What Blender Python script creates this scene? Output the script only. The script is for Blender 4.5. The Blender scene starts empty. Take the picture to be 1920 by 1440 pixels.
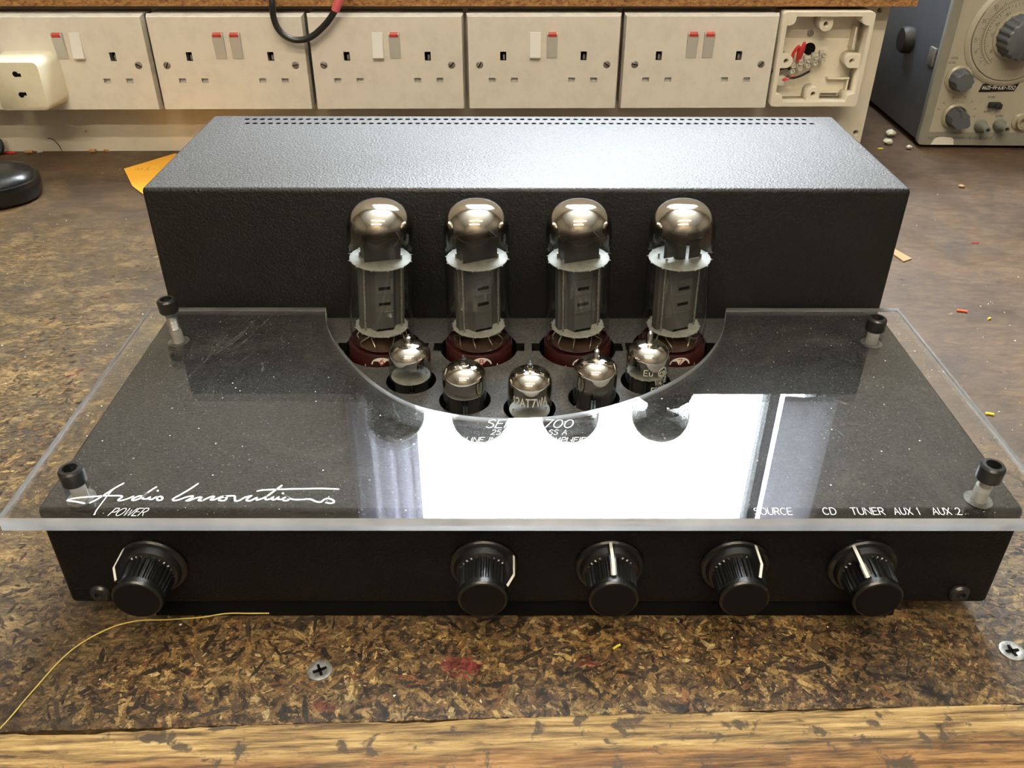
import bpy, bmesh, math, random
import numpy as np
from mathutils import Vector, Matrix
PI = math.pi
random.seed(7)
rng = np.random.default_rng(11)
S = 0.001                      # everything below is written in millimetres
scene = bpy.context.scene
COL = scene.collection

# ------------------------------------------------------------------ camera
cd = bpy.data.cameras.new('camera')
cam = bpy.data.objects.new('camera', cd)
COL.objects.link(cam)
fw = Vector((0.00281354, 0.83745516, -0.54649881))
rt = Vector((0.99999573, -0.00192388, 0.00220012))
up = Vector((-0.00079110, 0.54650266, 0.83745699))
m = Matrix((rt, up, -fw)).transposed().to_4x4()
m.translation = Vector((-0.00889307, -0.26459451, 0.29744085))
cam.matrix_world = m
cd.sensor_width = 36
cd.lens = 1623.6 / 1920 * 36
cd.clip_start = 0.01
cd.clip_end = 60
scene.camera = cam

# ------------------------------------------------------------------ light and exposure
w = bpy.data.worlds.new('overcast_sky')
scene.world = w
w.use_nodes = True
bg = w.node_tree.nodes['Background']
bg.inputs[0].default_value = (0.86, 0.93, 1.0, 1)
bg.inputs[1].default_value = 72.0
scene.view_settings.view_transform = 'Standard'
scene.view_settings.look = 'None'
scene.view_settings.gamma = 1
scene.view_settings.use_curve_mapping = False
scene.view_settings.exposure = 0.0

TUBE_POWER = 150.0              # emission strength of the fluorescent tubes
TUBE_COL = (1.0, 0.85, 0.63)

def portal(x0, x1, z0, z1, y):
    ld = bpy.data.lights.new('window_portal', 'AREA')
    ld.shape = 'RECTANGLE'
    ld.size = (x1 - x0) * S
    ld.size_y = (z1 - z0) * S
    ld.cycles.is_portal = True
    o = bpy.data.objects.new('window_portal', ld)
    COL.objects.link(o)
    o.location = ((x0 + x1) / 2 * S, y * S, (z0 + z1) / 2 * S)
    o.rotation_euler = (-PI / 2, 0, 0)
portal(-258, 552, 712, 1400, 1075)

# ------------------------------------------------------------------ helpers
def tag(o, label=None, cat=None, group=None, kind=None):
    if label: o['label'] = label
    if cat: o['category'] = cat
    if group: o['group'] = group
    if kind: o['kind'] = kind
    return o

def empty(name, loc=(0, 0, 0), rot=(0, 0, 0)):
    o = bpy.data.objects.new(name, None)
    COL.objects.link(o)
    o.location = [c * S for c in loc]
    o.rotation_euler = rot
    o.empty_display_size = 0.01
    return o

def link(name, me, mat, parent=None, loc=(0, 0, 0), rot=(0, 0, 0)):
    if mat is not None:
        me.materials.clear()
        me.materials.append(mat)
    o = bpy.data.objects.new(name, me)
    COL.objects.link(o)
    o.location = [c * S for c in loc]
    o.rotation_euler = rot
    if parent: o.parent = parent
    return o

def finish(bm, name, smooth=True, angle=35):
    bmesh.ops.recalc_face_normals(bm, faces=bm.faces[:])
    me = bpy.data.meshes.new(name)
    bm.to_mesh(me)
    bm.free()
    me.transform(Matrix.Scale(S, 4))
    if smooth and len(me.polygons):
        me.shade_smooth()
        me.set_sharp_from_angle(angle=math.radians(angle))
    return me

def obj(name, bm, mat, parent=None, loc=(0, 0, 0), rot=(0, 0, 0), smooth=True, angle=35):
    return link(name, finish(bm, name, smooth, angle), mat, parent, loc, rot)

def box(bm, x0, x1, y0, y1, z0, z1, bev=0, seg=2, only=None):
    vs = [bm.verts.new((x, y, z)) for z in (z0, z1) for y in (y0, y1) for x in (x0, x1)]
    F = [(0, 2, 3, 1), (4, 5, 7, 6), (0, 1, 5, 4), (2, 6, 7, 3), (0, 4, 6, 2), (1, 3, 7, 5)]
    fs = [bm.faces.new([vs[i] for i in f]) for f in F]
    if bev:
        es = set(e for f in fs for e in f.edges)
        if only: es = [e for e in es if only(e)]
        bmesh.ops.bevel(bm, geom=list(es), offset=bev, segments=seg, affect='EDGES', profile=0.5)
    return bm

def frustum(bm, a, b, cap_a=True, cap_b=True):
    """a, b: lists of points (same count) joined by quads."""
    A = [bm.verts.new(p) for p in a]; B = [bm.verts.new(p) for p in b]
    n = len(A)
    for i in range(n):
        bm.faces.new((A[i], A[(i + 1) % n], B[(i + 1) % n], B[i]))
    if cap_a: bm.faces.new(A[::-1])
    if cap_b: bm.faces.new(B)
    return bm

def lathe(bm, prof, seg=32, cx=0, cy=0, cz=0, axis='z'):
    """prof: (r, h) list; axis z is up, axis y is h along -y (towards the viewer)."""
    rings = []
    for r, h in prof:
        if r < 1e-6:
            p = (cx, cy, cz + h) if axis == 'z' else (cx, cy - h, cz)
            rings.append([bm.verts.new(p)])
            continue
        ring = []
        for i in range(seg):
            a = 2 * PI * i / seg
            if axis == 'z': p = (cx + r * math.cos(a), cy + r * math.sin(a), cz + h)
            else: p = (cx + r * math.cos(a), cy - h, cz + r * math.sin(a))
            ring.append(bm.verts.new(p))
        rings.append(ring)
    for A, B in zip(rings, rings[1:]):
        if len(A) == 1 and len(B) == 1: continue
        for i in range(seg):
            j = (i + 1) % seg
            if len(A) == 1: bm.faces.new((A[0], B[i], B[j]))
            elif len(B) == 1: bm.faces.new((A[i], A[j], B[0]))
            else: bm.faces.new((A[i], A[j], B[j], B[i]))
    return bm

def smooth_pts(pts, n=6, closed=False):
    P = [Vector(p) for p in pts]
    out = []
    N = len(P)
    rngi = range(N) if closed else range(N - 1)
    for i in rngi:
        p0 = P[(i - 1) % N] if closed else P[max(i - 1, 0)]
        p1, p2 = P[i], P[(i + 1) % N]
        p3 = P[(i + 2) % N] if closed else P[min(i + 2, N - 1)]
        for k in range(n):
            t = k / n
            out.append(0.5 * ((2 * p1) + (-p0 + p2) * t + (2 * p0 - 5 * p1 + 4 * p2 - p3) * t * t + (-p0 + 3 * p1 - 3 * p2 + p3) * t ** 3))
    if not closed: out.append(P[-1])
    return out

def tube(bm, pts, r, seg=8, cap=True):
    pts = [Vector(p) for p in pts]
    rings = []
    prev = None
    for i, p in enumerate(pts):
        t = (pts[min(i + 1, len(pts) - 1)] - pts[max(i - 1, 0)]).normalized()
        if prev is None:
            a = Vector((0, 0, 1)) if abs(t.z) < 0.9 else Vector((1, 0, 0))
            n = t.cross(a).normalized()
        else:
            n = (prev - t * prev.dot(t)).normalized()
        prev = n
        b = t.cross(n)
        rr = r[i] if isinstance(r, (list, tuple)) else r
        rings.append([bm.verts.new(p + n * rr * math.cos(2 * PI * k / seg) + b * rr * math.sin(2 * PI * k / seg)) for k in range(seg)])
    for A, B in zip(rings, rings[1:]):
        for k in range(seg):
            bm.faces.new((A[k], A[(k + 1) % seg], B[(k + 1) % seg], B[k]))
    if cap:
        bm.faces.new(rings[0][::-1]); bm.faces.new(rings[-1])
    return bm

def circle(cx, cy, r, n=24, a0=0):
    return [(cx + r * math.cos(a0 + 2 * PI * i / n), cy + r * math.sin(a0 + 2 * PI * i / n)) for i in range(n)]

def rect(x0, x1, y0, y1):
    return [(x0, y0), (x1, y0), (x1, y1), (x0, y1)]

def rrect(x0, x1, y0, y1, r, n=5):
    out = []
    for cx, cy, a in ((x1 - r, y1 - r, 0), (x0 + r, y1 - r, PI / 2), (x0 + r, y0 + r, PI), (x1 - r, y0 + r, 1.5 * PI)):
        for k in range(n + 1):
            t = a + PI / 2 * k / n
            out.append((cx + r * math.cos(t), cy + r * math.sin(t)))
    return out

def sheet_mesh(name, outlines, t, upright=False):
    """Flat sheet with holes from closed 2D outlines, thickness t. Lies in XY from z=0 to t;
    upright: x stays x, outline y becomes z, thickness runs from y=0 to y=t."""
    cu = bpy.data.curves.new(name, 'CURVE')
    cu.dimensions = '2D'
    cu.fill_mode = 'BOTH'
    cu.extrude = t / 2
    for ol in outlines:
        sp = cu.splines.new('POLY')
        sp.points.add(len(ol) - 1)
        for p, q in zip(sp.points, ol): p.co = (q[0], q[1], 0, 1)
        sp.use_cyclic_u = True
    o = bpy.data.objects.new(name, cu)
    COL.objects.link(o)
    dg = bpy.context.evaluated_depsgraph_get()
    me = bpy.data.meshes.new_from_object(o.evaluated_get(dg))
    bpy.data.objects.remove(o)
    bpy.data.curves.remove(cu)
    bm = bmesh.new(); bm.from_mesh(me)
    bmesh.ops.remove_doubles(bm, verts=bm.verts, dist=1e-4)
    bmesh.ops.recalc_face_normals(bm, faces=bm.faces[:])
    bm.to_mesh(me); bm.free()
    me.transform(Matrix.Translation((0, 0, t / 2)))
    if upright: me.transform(Matrix(((1, 0, 0, 0), (0, 0, 1, 0), (0, 1, 0, 0), (0, 0, 0, 1))))
    if upright: me.flip_normals()
    me.transform(Matrix.Scale(S, 4))
    me.materials.clear()
    return me

def boolean_cut(o, cutter_bm):
    cm = finish(cutter_bm, 'cutter', smooth=False)
    c = bpy.data.objects.new('cutter', cm)
    COL.objects.link(c)
    c.matrix_world = o.matrix_world.copy()
    md = o.modifiers.new('b', 'BOOLEAN')
    md.operation = 'DIFFERENCE'; md.solver = 'EXACT'; md.object = c
    bpy.context.view_layer.update()
    dg = bpy.context.evaluated_depsgraph_get()
    me = bpy.data.meshes.new_from_object(o.evaluated_get(dg))
    o.modifiers.clear()
    o.data = me
    bpy.data.objects.remove(c)
    me.shade_smooth(); me.set_sharp_from_angle(angle=math.radians(32))

# ------------------------------------------------------------------ materials
def mat(name):
    mt = bpy.data.materials.new(name)
    mt.use_nodes = True
    nt = mt.node_tree
    return mt, nt, nt.nodes['Principled BSDF'], nt.nodes['Material Output']

def N(nt, typ, **kw):
    n = nt.nodes.new(typ)
    for k, v in kw.items():
        if k.startswith('i_'):
            key = k[2:]
            key = int(key) if key.isdigit() else key.replace('_', ' ')
            n.inputs[key].default_value = v
        else: setattr(n, k, v)
    return n

def coords(nt, scale=(1, 1, 1), rot=(0, 0, 0)):
    tc = N(nt, 'ShaderNodeTexCoord')
    mp = N(nt, 'ShaderNodeMapping')
    mp.inputs['Scale'].default_value = scale
    mp.inputs['Rotation'].default_value = rot
    nt.links.new(tc.outputs['Object'], mp.inputs[0])
    return mp.outputs[0]

def noise(nt, vec, scale, detail=2, rough=0.5, dist=0):
    n = N(nt, 'ShaderNodeTexNoise')
    n.inputs['Scale'].default_value = scale
    n.inputs['Detail'].default_value = detail
    n.inputs['Roughness'].default_value = rough
    n.inputs['Distortion'].default_value = dist
    nt.links.new(vec, n.inputs['Vector'])
    return n.outputs['Fac']

def ramp(nt, fac, stops):
    r = N(nt, 'ShaderNodeValToRGB')
    e = r.color_ramp.elements
    while len(e) < len(stops): e.new(0.5)
    for el, (p, c) in zip(e, stops):
        el.position = p
        el.color = (*c, 1) if isinstance(c, (tuple, list)) else (c, c, c, 1)
    nt.links.new(fac, r.inputs[0])
    return r.outputs[0]

def mixc(nt, fac, a, b, mode='MIX'):
    n = N(nt, 'ShaderNodeMix', data_type='RGBA', blend_type=mode)
    for s, v in ((n.inputs[0], fac), (n.inputs[6], a), (n.inputs[7], b)):
        if hasattr(v, 'links'): nt.links.new(v, s)
        elif isinstance(v, (int, float)): s.default_value = v
        else: s.default_value = (*v, 1)
    return n.outputs[2]

def bump(nt, h, strength, dist, b):
    n = N(nt, 'ShaderNodeBump')
    n.inputs['Strength'].default_value = strength
    n.inputs['Distance'].default_value = dist
    nt.links.new(h, n.inputs['Height'])
    nt.links.new(n.outputs[0], b.inputs['Normal'])

def plain(name, col, rough=0.5, metal=0.0, spec=0.5, bmp=None, var=0.0, vscale=60):
    mt, nt, b, out = mat(name)
    b.inputs['Base Color'].default_value = (*col, 1)
    b.inputs['Roughness'].default_value = rough
    b.inputs['Metallic'].default_value = metal
    b.inputs['Specular IOR Level'].default_value = spec
    v = coords(nt)
    if var:
        n = noise(nt, v, vscale, 4, 0.6)
        c = ramp(nt, n, [(0.3, tuple(x * (1 - var) for x in col)), (0.7, col)])
        nt.links.new(c, b.inputs['Base Color'])
    if bmp: bump(nt, noise(nt, v, bmp[0], 3), bmp[1], bmp[2], b)
    return mt

M = {}
# black wrinkle powder coat with a scatter of dust
def powder(name, dusty=0.0, rough=0.42, film=0.2, spec=0.5):
    mt, nt, b, out = mat(name)
    v = coords(nt)
    fine = noise(nt, v, 900, 3, 0.6)
    mid = noise(nt, v, 760, 2, 0.55)
    base = ramp(nt, fine, [(0.35, (0.002, 0.002, 0.002)), (0.75, (0.006, 0.006, 0.006))])
    vo = N(nt, 'ShaderNodeTexVoronoi'); vo.inputs['Scale'].default_value = 260
    nt.links.new(v, vo.inputs['Vector'])
    sp = ramp(nt, vo.outputs['Distance'], [(0.03, 1.0), (0.09, 0.0)])
    sel = ramp(nt, noise(nt, v, 55, 2), [(0.50, 0.0), (0.62, 1.0)])
    mul = N(nt, 'ShaderNodeMath', operation='MULTIPLY')
    nt.links.new(sp, mul.inputs[0]); nt.links.new(sel, mul.inputs[1])
    mul2 = N(nt, 'ShaderNodeMath', operation='MULTIPLY'); mul2.inputs[1].default_value = 0.35 + dusty
    nt.links.new(mul.outputs[0], mul2.inputs[0])
    # faces that look up: settled dust, its film also painting in window brightness
    ge = N(nt, 'ShaderNodeNewGeometry'); sz = N(nt, 'ShaderNodeSeparateXYZ')
    nt.links.new(ge.outputs['True Normal'], sz.inputs[0])
    mr = N(nt, 'ShaderNodeMapRange'); mr.inputs['From Min'].default_value = 0.8; mr.inputs['From Max'].default_value = 0.99
    nt.links.new(sz.outputs['Z'], mr.inputs['Value'])
    upf = mr.outputs[0]
    def times(a, b_):
        q = N(nt, 'ShaderNodeMath', operation='MULTIPLY')
        nt.links.new(a, q.inputs[0])
        if hasattr(b_, 'links'): nt.links.new(b_, q.inputs[1])
        else: q.inputs[1].default_value = b_
        return q.outputs[0]
    dust_sheen = ramp(nt, fine, [(0.3, (0.05, 0.05, 0.05)), (0.75, (0.20, 0.195, 0.185))])
    c = mixc(nt, times(upf, film), base, dust_sheen)
    c = mixc(nt, times(mul2.outputs[0], upf), c, (0.42, 0.40, 0.36))
    if dusty:
        d = ramp(nt, noise(nt, v, 28, 5, 0.7, 0.6), [(0.52, 0.0), (0.75, 1.0)])
        c = mixc(nt, times(times(d, dusty * 0.5), upf), c, (0.22, 0.20, 0.16))
    nt.links.new(c, b.inputs['Base Color'])
    b.inputs['Roughness'].default_value = rough
    b.inputs['Specular IOR Level'].default_value = spec
    bump(nt, mid, 0.75, 0.0006, b)
    return mt
M['powder'] = powder('black_wrinkle_powder_coat', 0.0, 0.50, 0.45, 0.42)
M['powder_deck'] = powder('dusty_black_powder_coat', 0.5, 0.5, 0.36, 0.2)
M['black_gloss'] = plain('black_gloss_plastic', (0.006, 0.006, 0.006), 0.27)
M['black_matt'] = plain('black_matt_plastic', (0.010, 0.0095, 0.009), 0.55)
M['cap'] = plain('matt_black_insert', (0.004, 0.0035, 0.0035), 0.6, spec=0.15)
M['black_screw'] = plain('black_oxide_steel', (0.02, 0.02, 0.02), 0.32, 0.3, bmp=(3000, 0.3, 0.0001))
M['dark'] = plain('black_recess_shade', (0.003, 0.003, 0.003), 0.8, spec=0.1)  # flat black painting in the shade of holes, slots and the underside
M['steel'] = plain('bright_steel', (0.62, 0.60, 0.57), 0.28, 1.0)
M['dull_steel'] = plain('dull_zinc_steel', (0.42, 0.41, 0.38), 0.45, 0.8, var=0.5, vscale=700)
M['spacer'] = plain('white_nylon', (0.68, 0.66, 0.62), 0.4)
M['print_white'] = plain('white_print_ink', (0.78, 0.78, 0.74), 0.6)
M['print_tube'] = plain('silver_print_ink', (0.55, 0.53, 0.47), 0.6)
M['print_dark'] = plain('dark_print_ink', (0.06, 0.058, 0.05), 0.6)
M['red_ink'] = plain('red_print_ink', (0.35, 0.03, 0.02), 0.6)
M['sticker'] = plain('white_paper_sticker', (0.66, 0.64, 0.58), 0.6)
M['maroon'] = plain('maroon_bakelite', (0.028, 0.004, 0.0035), 0.35, var=0.3)
M['pointer'] = plain('white_pointer_paint', (0.8, 0.78, 0.70), 0.5)
M['anode'] = plain('grey_carbonised_plate', (0.085, 0.085, 0.082), 0.5, 0.25, bmp=(900, 0.2, 0.0002), var=0.15)
M['anode_dark'] = plain('dark_carbonised_plate', (0.035, 0.034, 0.033), 0.45, 0.3)
M['wire'] = plain('nickel_wire', (0.55, 0.50, 0.40), 0.3, 1.0)
M['amber'] = plain('brown_glass_stem', (0.035, 0.016, 0.008), 0.2)
M['socket'] = plain('ceramic_valve_holder', (0.16, 0.14, 0.12), 0.6)
M['red_paint'] = plain('red_indicator_paint', (0.42, 0.045, 0.03), 0.5)

def mica():
    mt, nt, b, out = mat('frosted_mica')
    v = coords(nt)
    c = ramp(nt, noise(nt, v, 250, 3), [(0.3, (0.20, 0.21, 0.185)), (0.7, (0.34, 0.35, 0.315))])
    nt.links.new(c, b.inputs['Base Color'])
    b.inputs['Roughness'].default_value = 0.45
    b.inputs['Transmission Weight'].default_value = 0.15
    return mt
M['mica'] = mica()

def thin_glass(name, tint=(1, 1, 1), f0=0.045, rough=0.0, smear=0.0):
    """Single thin wall of clear glass: Schlick mix of see-through and mirror."""
    mt, nt, b, out = mat(name)
    nt.nodes.remove(b)
    lw = N(nt, 'ShaderNodeLayerWeight'); lw.inputs['Blend'].default_value = 0.5
    p = N(nt, 'ShaderNodeMath', operation='POWER'); p.inputs[1].default_value = 4.0
    nt.links.new(lw.outputs['Facing'], p.inputs[0])
    mr = N(nt, 'ShaderNodeMapRange'); mr.inputs['To Min'].default_value = f0
    mr.inputs['To Max'].default_value = 0.9
    nt.links.new(p.outputs[0], mr.inputs['Value'])
    tr = N(nt, 'ShaderNodeBsdfTransparent'); tr.inputs[0].default_value = (*tint, 1)
    gl = N(nt, 'ShaderNodeBsdfGlossy'); gl.inputs['Roughness'].default_value = rough
    mx = N(nt, 'ShaderNodeMixShader')
    nt.links.new(mr.outputs[0], mx.inputs[0])
    nt.links.new(tr.outputs[0], mx.inputs[1]); nt.links.new(gl.outputs[0], mx.inputs[2])
    nt.links.new(mx.outputs[0], out.inputs['Surface'])
    return mt
M['glass'] = thin_glass('valve_glass', (0.97, 0.97, 0.95), 0.05)
M['pane'] = thin_glass('window_glass', (0.98, 0.99, 0.99), 0.04)

def getter(name, z_fade, soft, tint=(0.80, 0.74, 0.66), thin=None):
    """Mirror flash on the inside of the bulb, thinning out below z_fade (object space, m)."""
    mt, nt, b, out = mat(name)
    b.inputs['Base Color'].default_value = (*tint, 1)
    b.inputs['Metallic'].default_value = 1.0
    b.inputs['Roughness'].default_value = 0.05
    tc = N(nt, 'ShaderNodeTexCoord')
    sx = N(nt, 'ShaderNodeSeparateXYZ')
    nt.links.new(tc.outputs['Object'], sx.inputs[0])
    n = noise(nt, tc.outputs['Object'], 90, 2)
    ad = N(nt, 'ShaderNodeMath', operation='MULTIPLY_ADD')
    ad.inputs[1].default_value = 0.006
    nt.links.new(n, ad.inputs[0]); nt.links.new(sx.outputs['Z'], ad.inputs[2])
    mr = N(nt, 'ShaderNodeMapRange', interpolation_type='SMOOTHSTEP')
    mr.inputs['From Min'].default_value = (z_fade - soft) * S + 0.003
    mr.inputs['From Max'].default_value = (z_fade + soft) * S + 0.003
    nt.links.new(ad.outputs[0], mr.inputs['Value'])
    al = N(nt, 'ShaderNodeMath', operation='MULTIPLY'); al.inputs[1].default_value = 1.0
    nt.links.new(mr.outputs[0], al.inputs[0])
    if thin:    # the flash thins to a brown, half-clear film before it ends
        m2 = N(nt, 'ShaderNodeMapRange', interpolation_type='SMOOTHSTEP')
        m2.inputs['From Min'].default_value = (thin - 2.2) * S + 0.003
        m2.inputs['From Max'].default_value = (thin + 2.2) * S + 0.003
        nt.links.new(ad.outputs[0], m2.inputs['Value'])
        nt.links.new(mixc(nt, m2.outputs[0], (0.10, 0.075, 0.055), tint), b.inputs['Base Color'])
        m3 = N(nt, 'ShaderNodeMapRange'); m3.inputs['To Min'].default_value = 0.6
        nt.links.new(m2.outputs[0], m3.inputs['Value'])
        nt.links.new(m3.outputs[0], al.inputs[1])
    nt.links.new(al.outputs[0], b.inputs['Alpha'])
    return mt
M['getter_big'] = getter('silver_getter_flash', 62.5, 5.0, thin=71.2)
M['getter_a'] = getter('silver_getter_flash_small', 11.5, 2.0)
M['getter_b'] = getter('brown_getter_flash_small', 8.0, 2.0, (0.72, 0.64, 0.55))

def acrylic():
    mt, nt, b, out = mat('clear_acrylic')
    nt.nodes.remove(b)
    g = N(nt, 'ShaderNodeBsdfGlass'); g.inputs['IOR'].default_value = 1.49
    g.inputs['Color'].default_value = (0.985, 0.985, 0.975, 1)
    g.inputs['Roughness'].default_value = 0.0
    nt.links.new(g.outputs[0], out.inputs['Surface'])
    return mt
M['acrylic'] = acrylic()
def edge_mat():
    '''saw-cut, half-polished edge of the plate: lets light through and scatters some'''
    mt, nt, b, out = mat('satin_acrylic_edge')
    nt.nodes.remove(b)
    g = N(nt, 'ShaderNodeBsdfGlass'); g.inputs['IOR'].default_value = 1.49; g.inputs['Roughness'].default_value = 0.12
    d = N(nt, 'ShaderNodeBsdfDiffuse'); d.inputs[0].default_value = (0.80, 0.80, 0.80, 1)
    t = N(nt, 'ShaderNodeBsdfTranslucent'); t.inputs[0].default_value = (0.85, 0.86, 0.88, 1)
    m1 = N(nt, 'ShaderNodeMixShader'); m1.inputs[0].default_value = 0.5
    nt.links.new(d.outputs[0], m1.inputs[1]); nt.links.new(t.outputs[0], m1.inputs[2])
    v = coords(nt, (1, 1, 0.3))
    f = ramp(nt, noise(nt, v, 22, 3, 0.6), [(0.3, 0.50), (0.7, 0.80)])
    m2 = N(nt, 'ShaderNodeMixShader')
    nt.links.new(f, m2.inputs[0]); nt.links.new(g.outputs[0], m2.inputs[1]); nt.links.new(m1.outputs[0], m2.inputs[2])
    nt.links.new(m2.outputs[0], out.inputs['Surface'])
    return mt
M['acrylic_edge'] = edge_mat()

def cream(name, col, dirt=0.25, rough=0.45, scale=45):
    mt, nt, b, out = mat(name)
    v = coords(nt)
    n1 = noise(nt, v, scale, 5, 0.7)
    c = ramp(nt, n1, [(0.28, tuple(x * (1 - dirt) for x in col)), (0.55, col)])
    spk = ramp(nt, noise(nt, v, 240, 3, 0.6), [(0.20, 1.0), (0.29, 0.0)])
    c = mixc(nt, spk, c, (0.22, 0.17, 0.10))
    nt.links.new(c, b.inputs['Base Color'])
    b.inputs['Roughness'].default_value = rough
    return mt
M['faceplate'] = cream('grubby_white_plastic', (0.66, 0.62, 0.55), 0.12)
M['rim'] = cream('greyish_plate_rim', (0.58, 0.545, 0.475), 0.3)  # greyer and more mottled than the faceplate
M['backbox'] = cream('grey_white_plastic_box', (0.42, 0.39, 0.34), 0.4)
M['rocker'] = plain('white_rocker_plastic', (0.70, 0.68, 0.64), 0.35)
M['rocker_shaded'] = plain('shaded_rocker_plastic', (0.47, 0.455, 0.42), 0.4)  # shaded copy of the white rocker, for fronts that slope away from light
M['adapter'] = cream('ivory_plastic', (0.72, 0.68, 0.52), 0.1)
M['board'] = cream('cream_painted_board', (0.62, 0.575, 0.47), 0.15, 0.5, 12)
M['jbox'] = cream('ivory_junction_box_plastic', (0.70, 0.65, 0.54), 0.08)
M['wall'] = cream('cream_wall_paint', (0.60, 0.56, 0.47), 0.06, 0.8, 5)
M['wall_dark'] = cream('brown_panelled_wall', (0.20, 0.17, 0.13), 0.3, 0.7, 3)
M['ceiling'] = cream('white_ceiling_paint', (0.72, 0.70, 0.64), 0.04, 0.8, 5)
M['floor'] = plain('brown_lino', (0.10, 0.07, 0.05), 0.6, var=0.3, vscale=8)
M['window_frame'] = plain('dark_window_frame', (0.05, 0.05, 0.055), 0.5)
M['curtain'] = plain('white_net_curtain', (0.6, 0.6, 0.62), 0.8)

def chip_tone(nt, v, dark, mid, light, sc=1.0):
    """chipboard ground between the flakes: streaky speckle with grime."""
    a = noise(nt, v, 420 * sc, 4, 0.7, 0.8)
    c = ramp(nt, a, [(0.34, dark), (0.52, mid), (0.70, light)])
    return c

def bench_mat():
    mt, nt, b, out = mat('grimy_chipboard')
    v = coords(nt)
    vs = coords(nt, (0.35, 1.0, 1), (0, 0, 0.5))
    c = chip_tone(nt, vs, (0.022, 0.014, 0.007), (0.080, 0.052, 0.022), (0.210, 0.140, 0.055), 1.3)
    far = chip_tone(nt, vs, (0.060, 0.034, 0.017), (0.088, 0.052, 0.026), (0.125, 0.078, 0.038), 0.5)
    # the back and the right of the bench are smeared smooth with old grime
    tc = N(nt, 'ShaderNodeTexCoord'); sx = N(nt, 'ShaderNodeSeparateXYZ')
    nt.links.new(tc.outputs['Object'], sx.inputs[0])
    wob = noise(nt, v, 9, 3, 0.6)
    xt = N(nt, 'ShaderNodeMath', operation='MULTIPLY_ADD'); xt.inputs[1].default_value = 0.55
    nt.links.new(sx.outputs['X'], xt.inputs[0]); nt.links.new(sx.outputs['Y'], xt.inputs[2])
    f = N(nt, 'ShaderNodeMath', operation='MULTIPLY_ADD'); f.inputs[1].default_value = 0.30
    nt.links.new(wob, f.inputs[0]); nt.links.new(xt.outputs[0], f.inputs[2])
    gp = ramp(nt, noise(nt, coords(nt, (0.6, 1.0, 1), (0, 0, 0.5)), 60, 7, 0.78, 0.3), [(0.50, 0.0), (0.60, 0.85)])
    c = mixc(nt, gp, c, chip_tone(nt, vs, (0.10, 0.062, 0.024), (0.24, 0.155, 0.058), (0.38, 0.26, 0.10), 1.6))
    mr = N(nt, 'ShaderNodeMapRange'); mr.inputs['From Min'].default_value = 0.30; mr.inputs['From Max'].default_value = 0.56
    nt.links.new(f.outputs[0], mr.inputs['Value'])
    c = mixc(nt, mr.outputs[0], c, far)
    # big dark blotches
    bl = ramp(nt, noise(nt, v, 14, 4, 0.65, 0.5), [(0.36, 0.55), (0.60, 0.0)])
    c = mixc(nt, bl, c, (0.020, 0.016, 0.013))
    nt.links.new(c, b.inputs['Base Color'])
    rr = ramp(nt, noise(nt, v, 30, 4, 0.6), [(0.3, 0.45), (0.7, 0.68)])
    nt.links.new(rr, b.inputs['Roughness'])
    bump(nt, noise(nt, vs, 500, 3, 0.6), 0.35, 0.0005, b)
    return mt
M['bench'] = bench_mat()

def flake_mat():
    mt, nt, b, out = mat('chipboard_flake')
    at = N(nt, 'ShaderNodeAttribute'); at.attribute_name = 'tone'
    v = coords(nt, (1, 1, 1))
    n = ramp(nt, noise(nt, v, 1500, 3, 0.7), [(0.3, 0.45), (0.7, 1.25)])
    c = mixc(nt, 1.0, at.outputs['Color'], n, 'MULTIPLY')
    g = ramp(nt, noise(nt, v, 170, 6, 0.75, 0.6), [(0.40, (0.16, 0.13, 0.11)), (0.52, (0.85, 0.85, 0.85)), (0.70, (1.35, 1.35, 1.3))])
    c = mixc(nt, 1.0, c, g, 'MULTIPLY')
    nt.links.new(c, b.inputs['Base Color'])
    b.inputs['Roughness'].default_value = 0.5
    return mt
M['flake'] = flake_mat()

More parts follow.
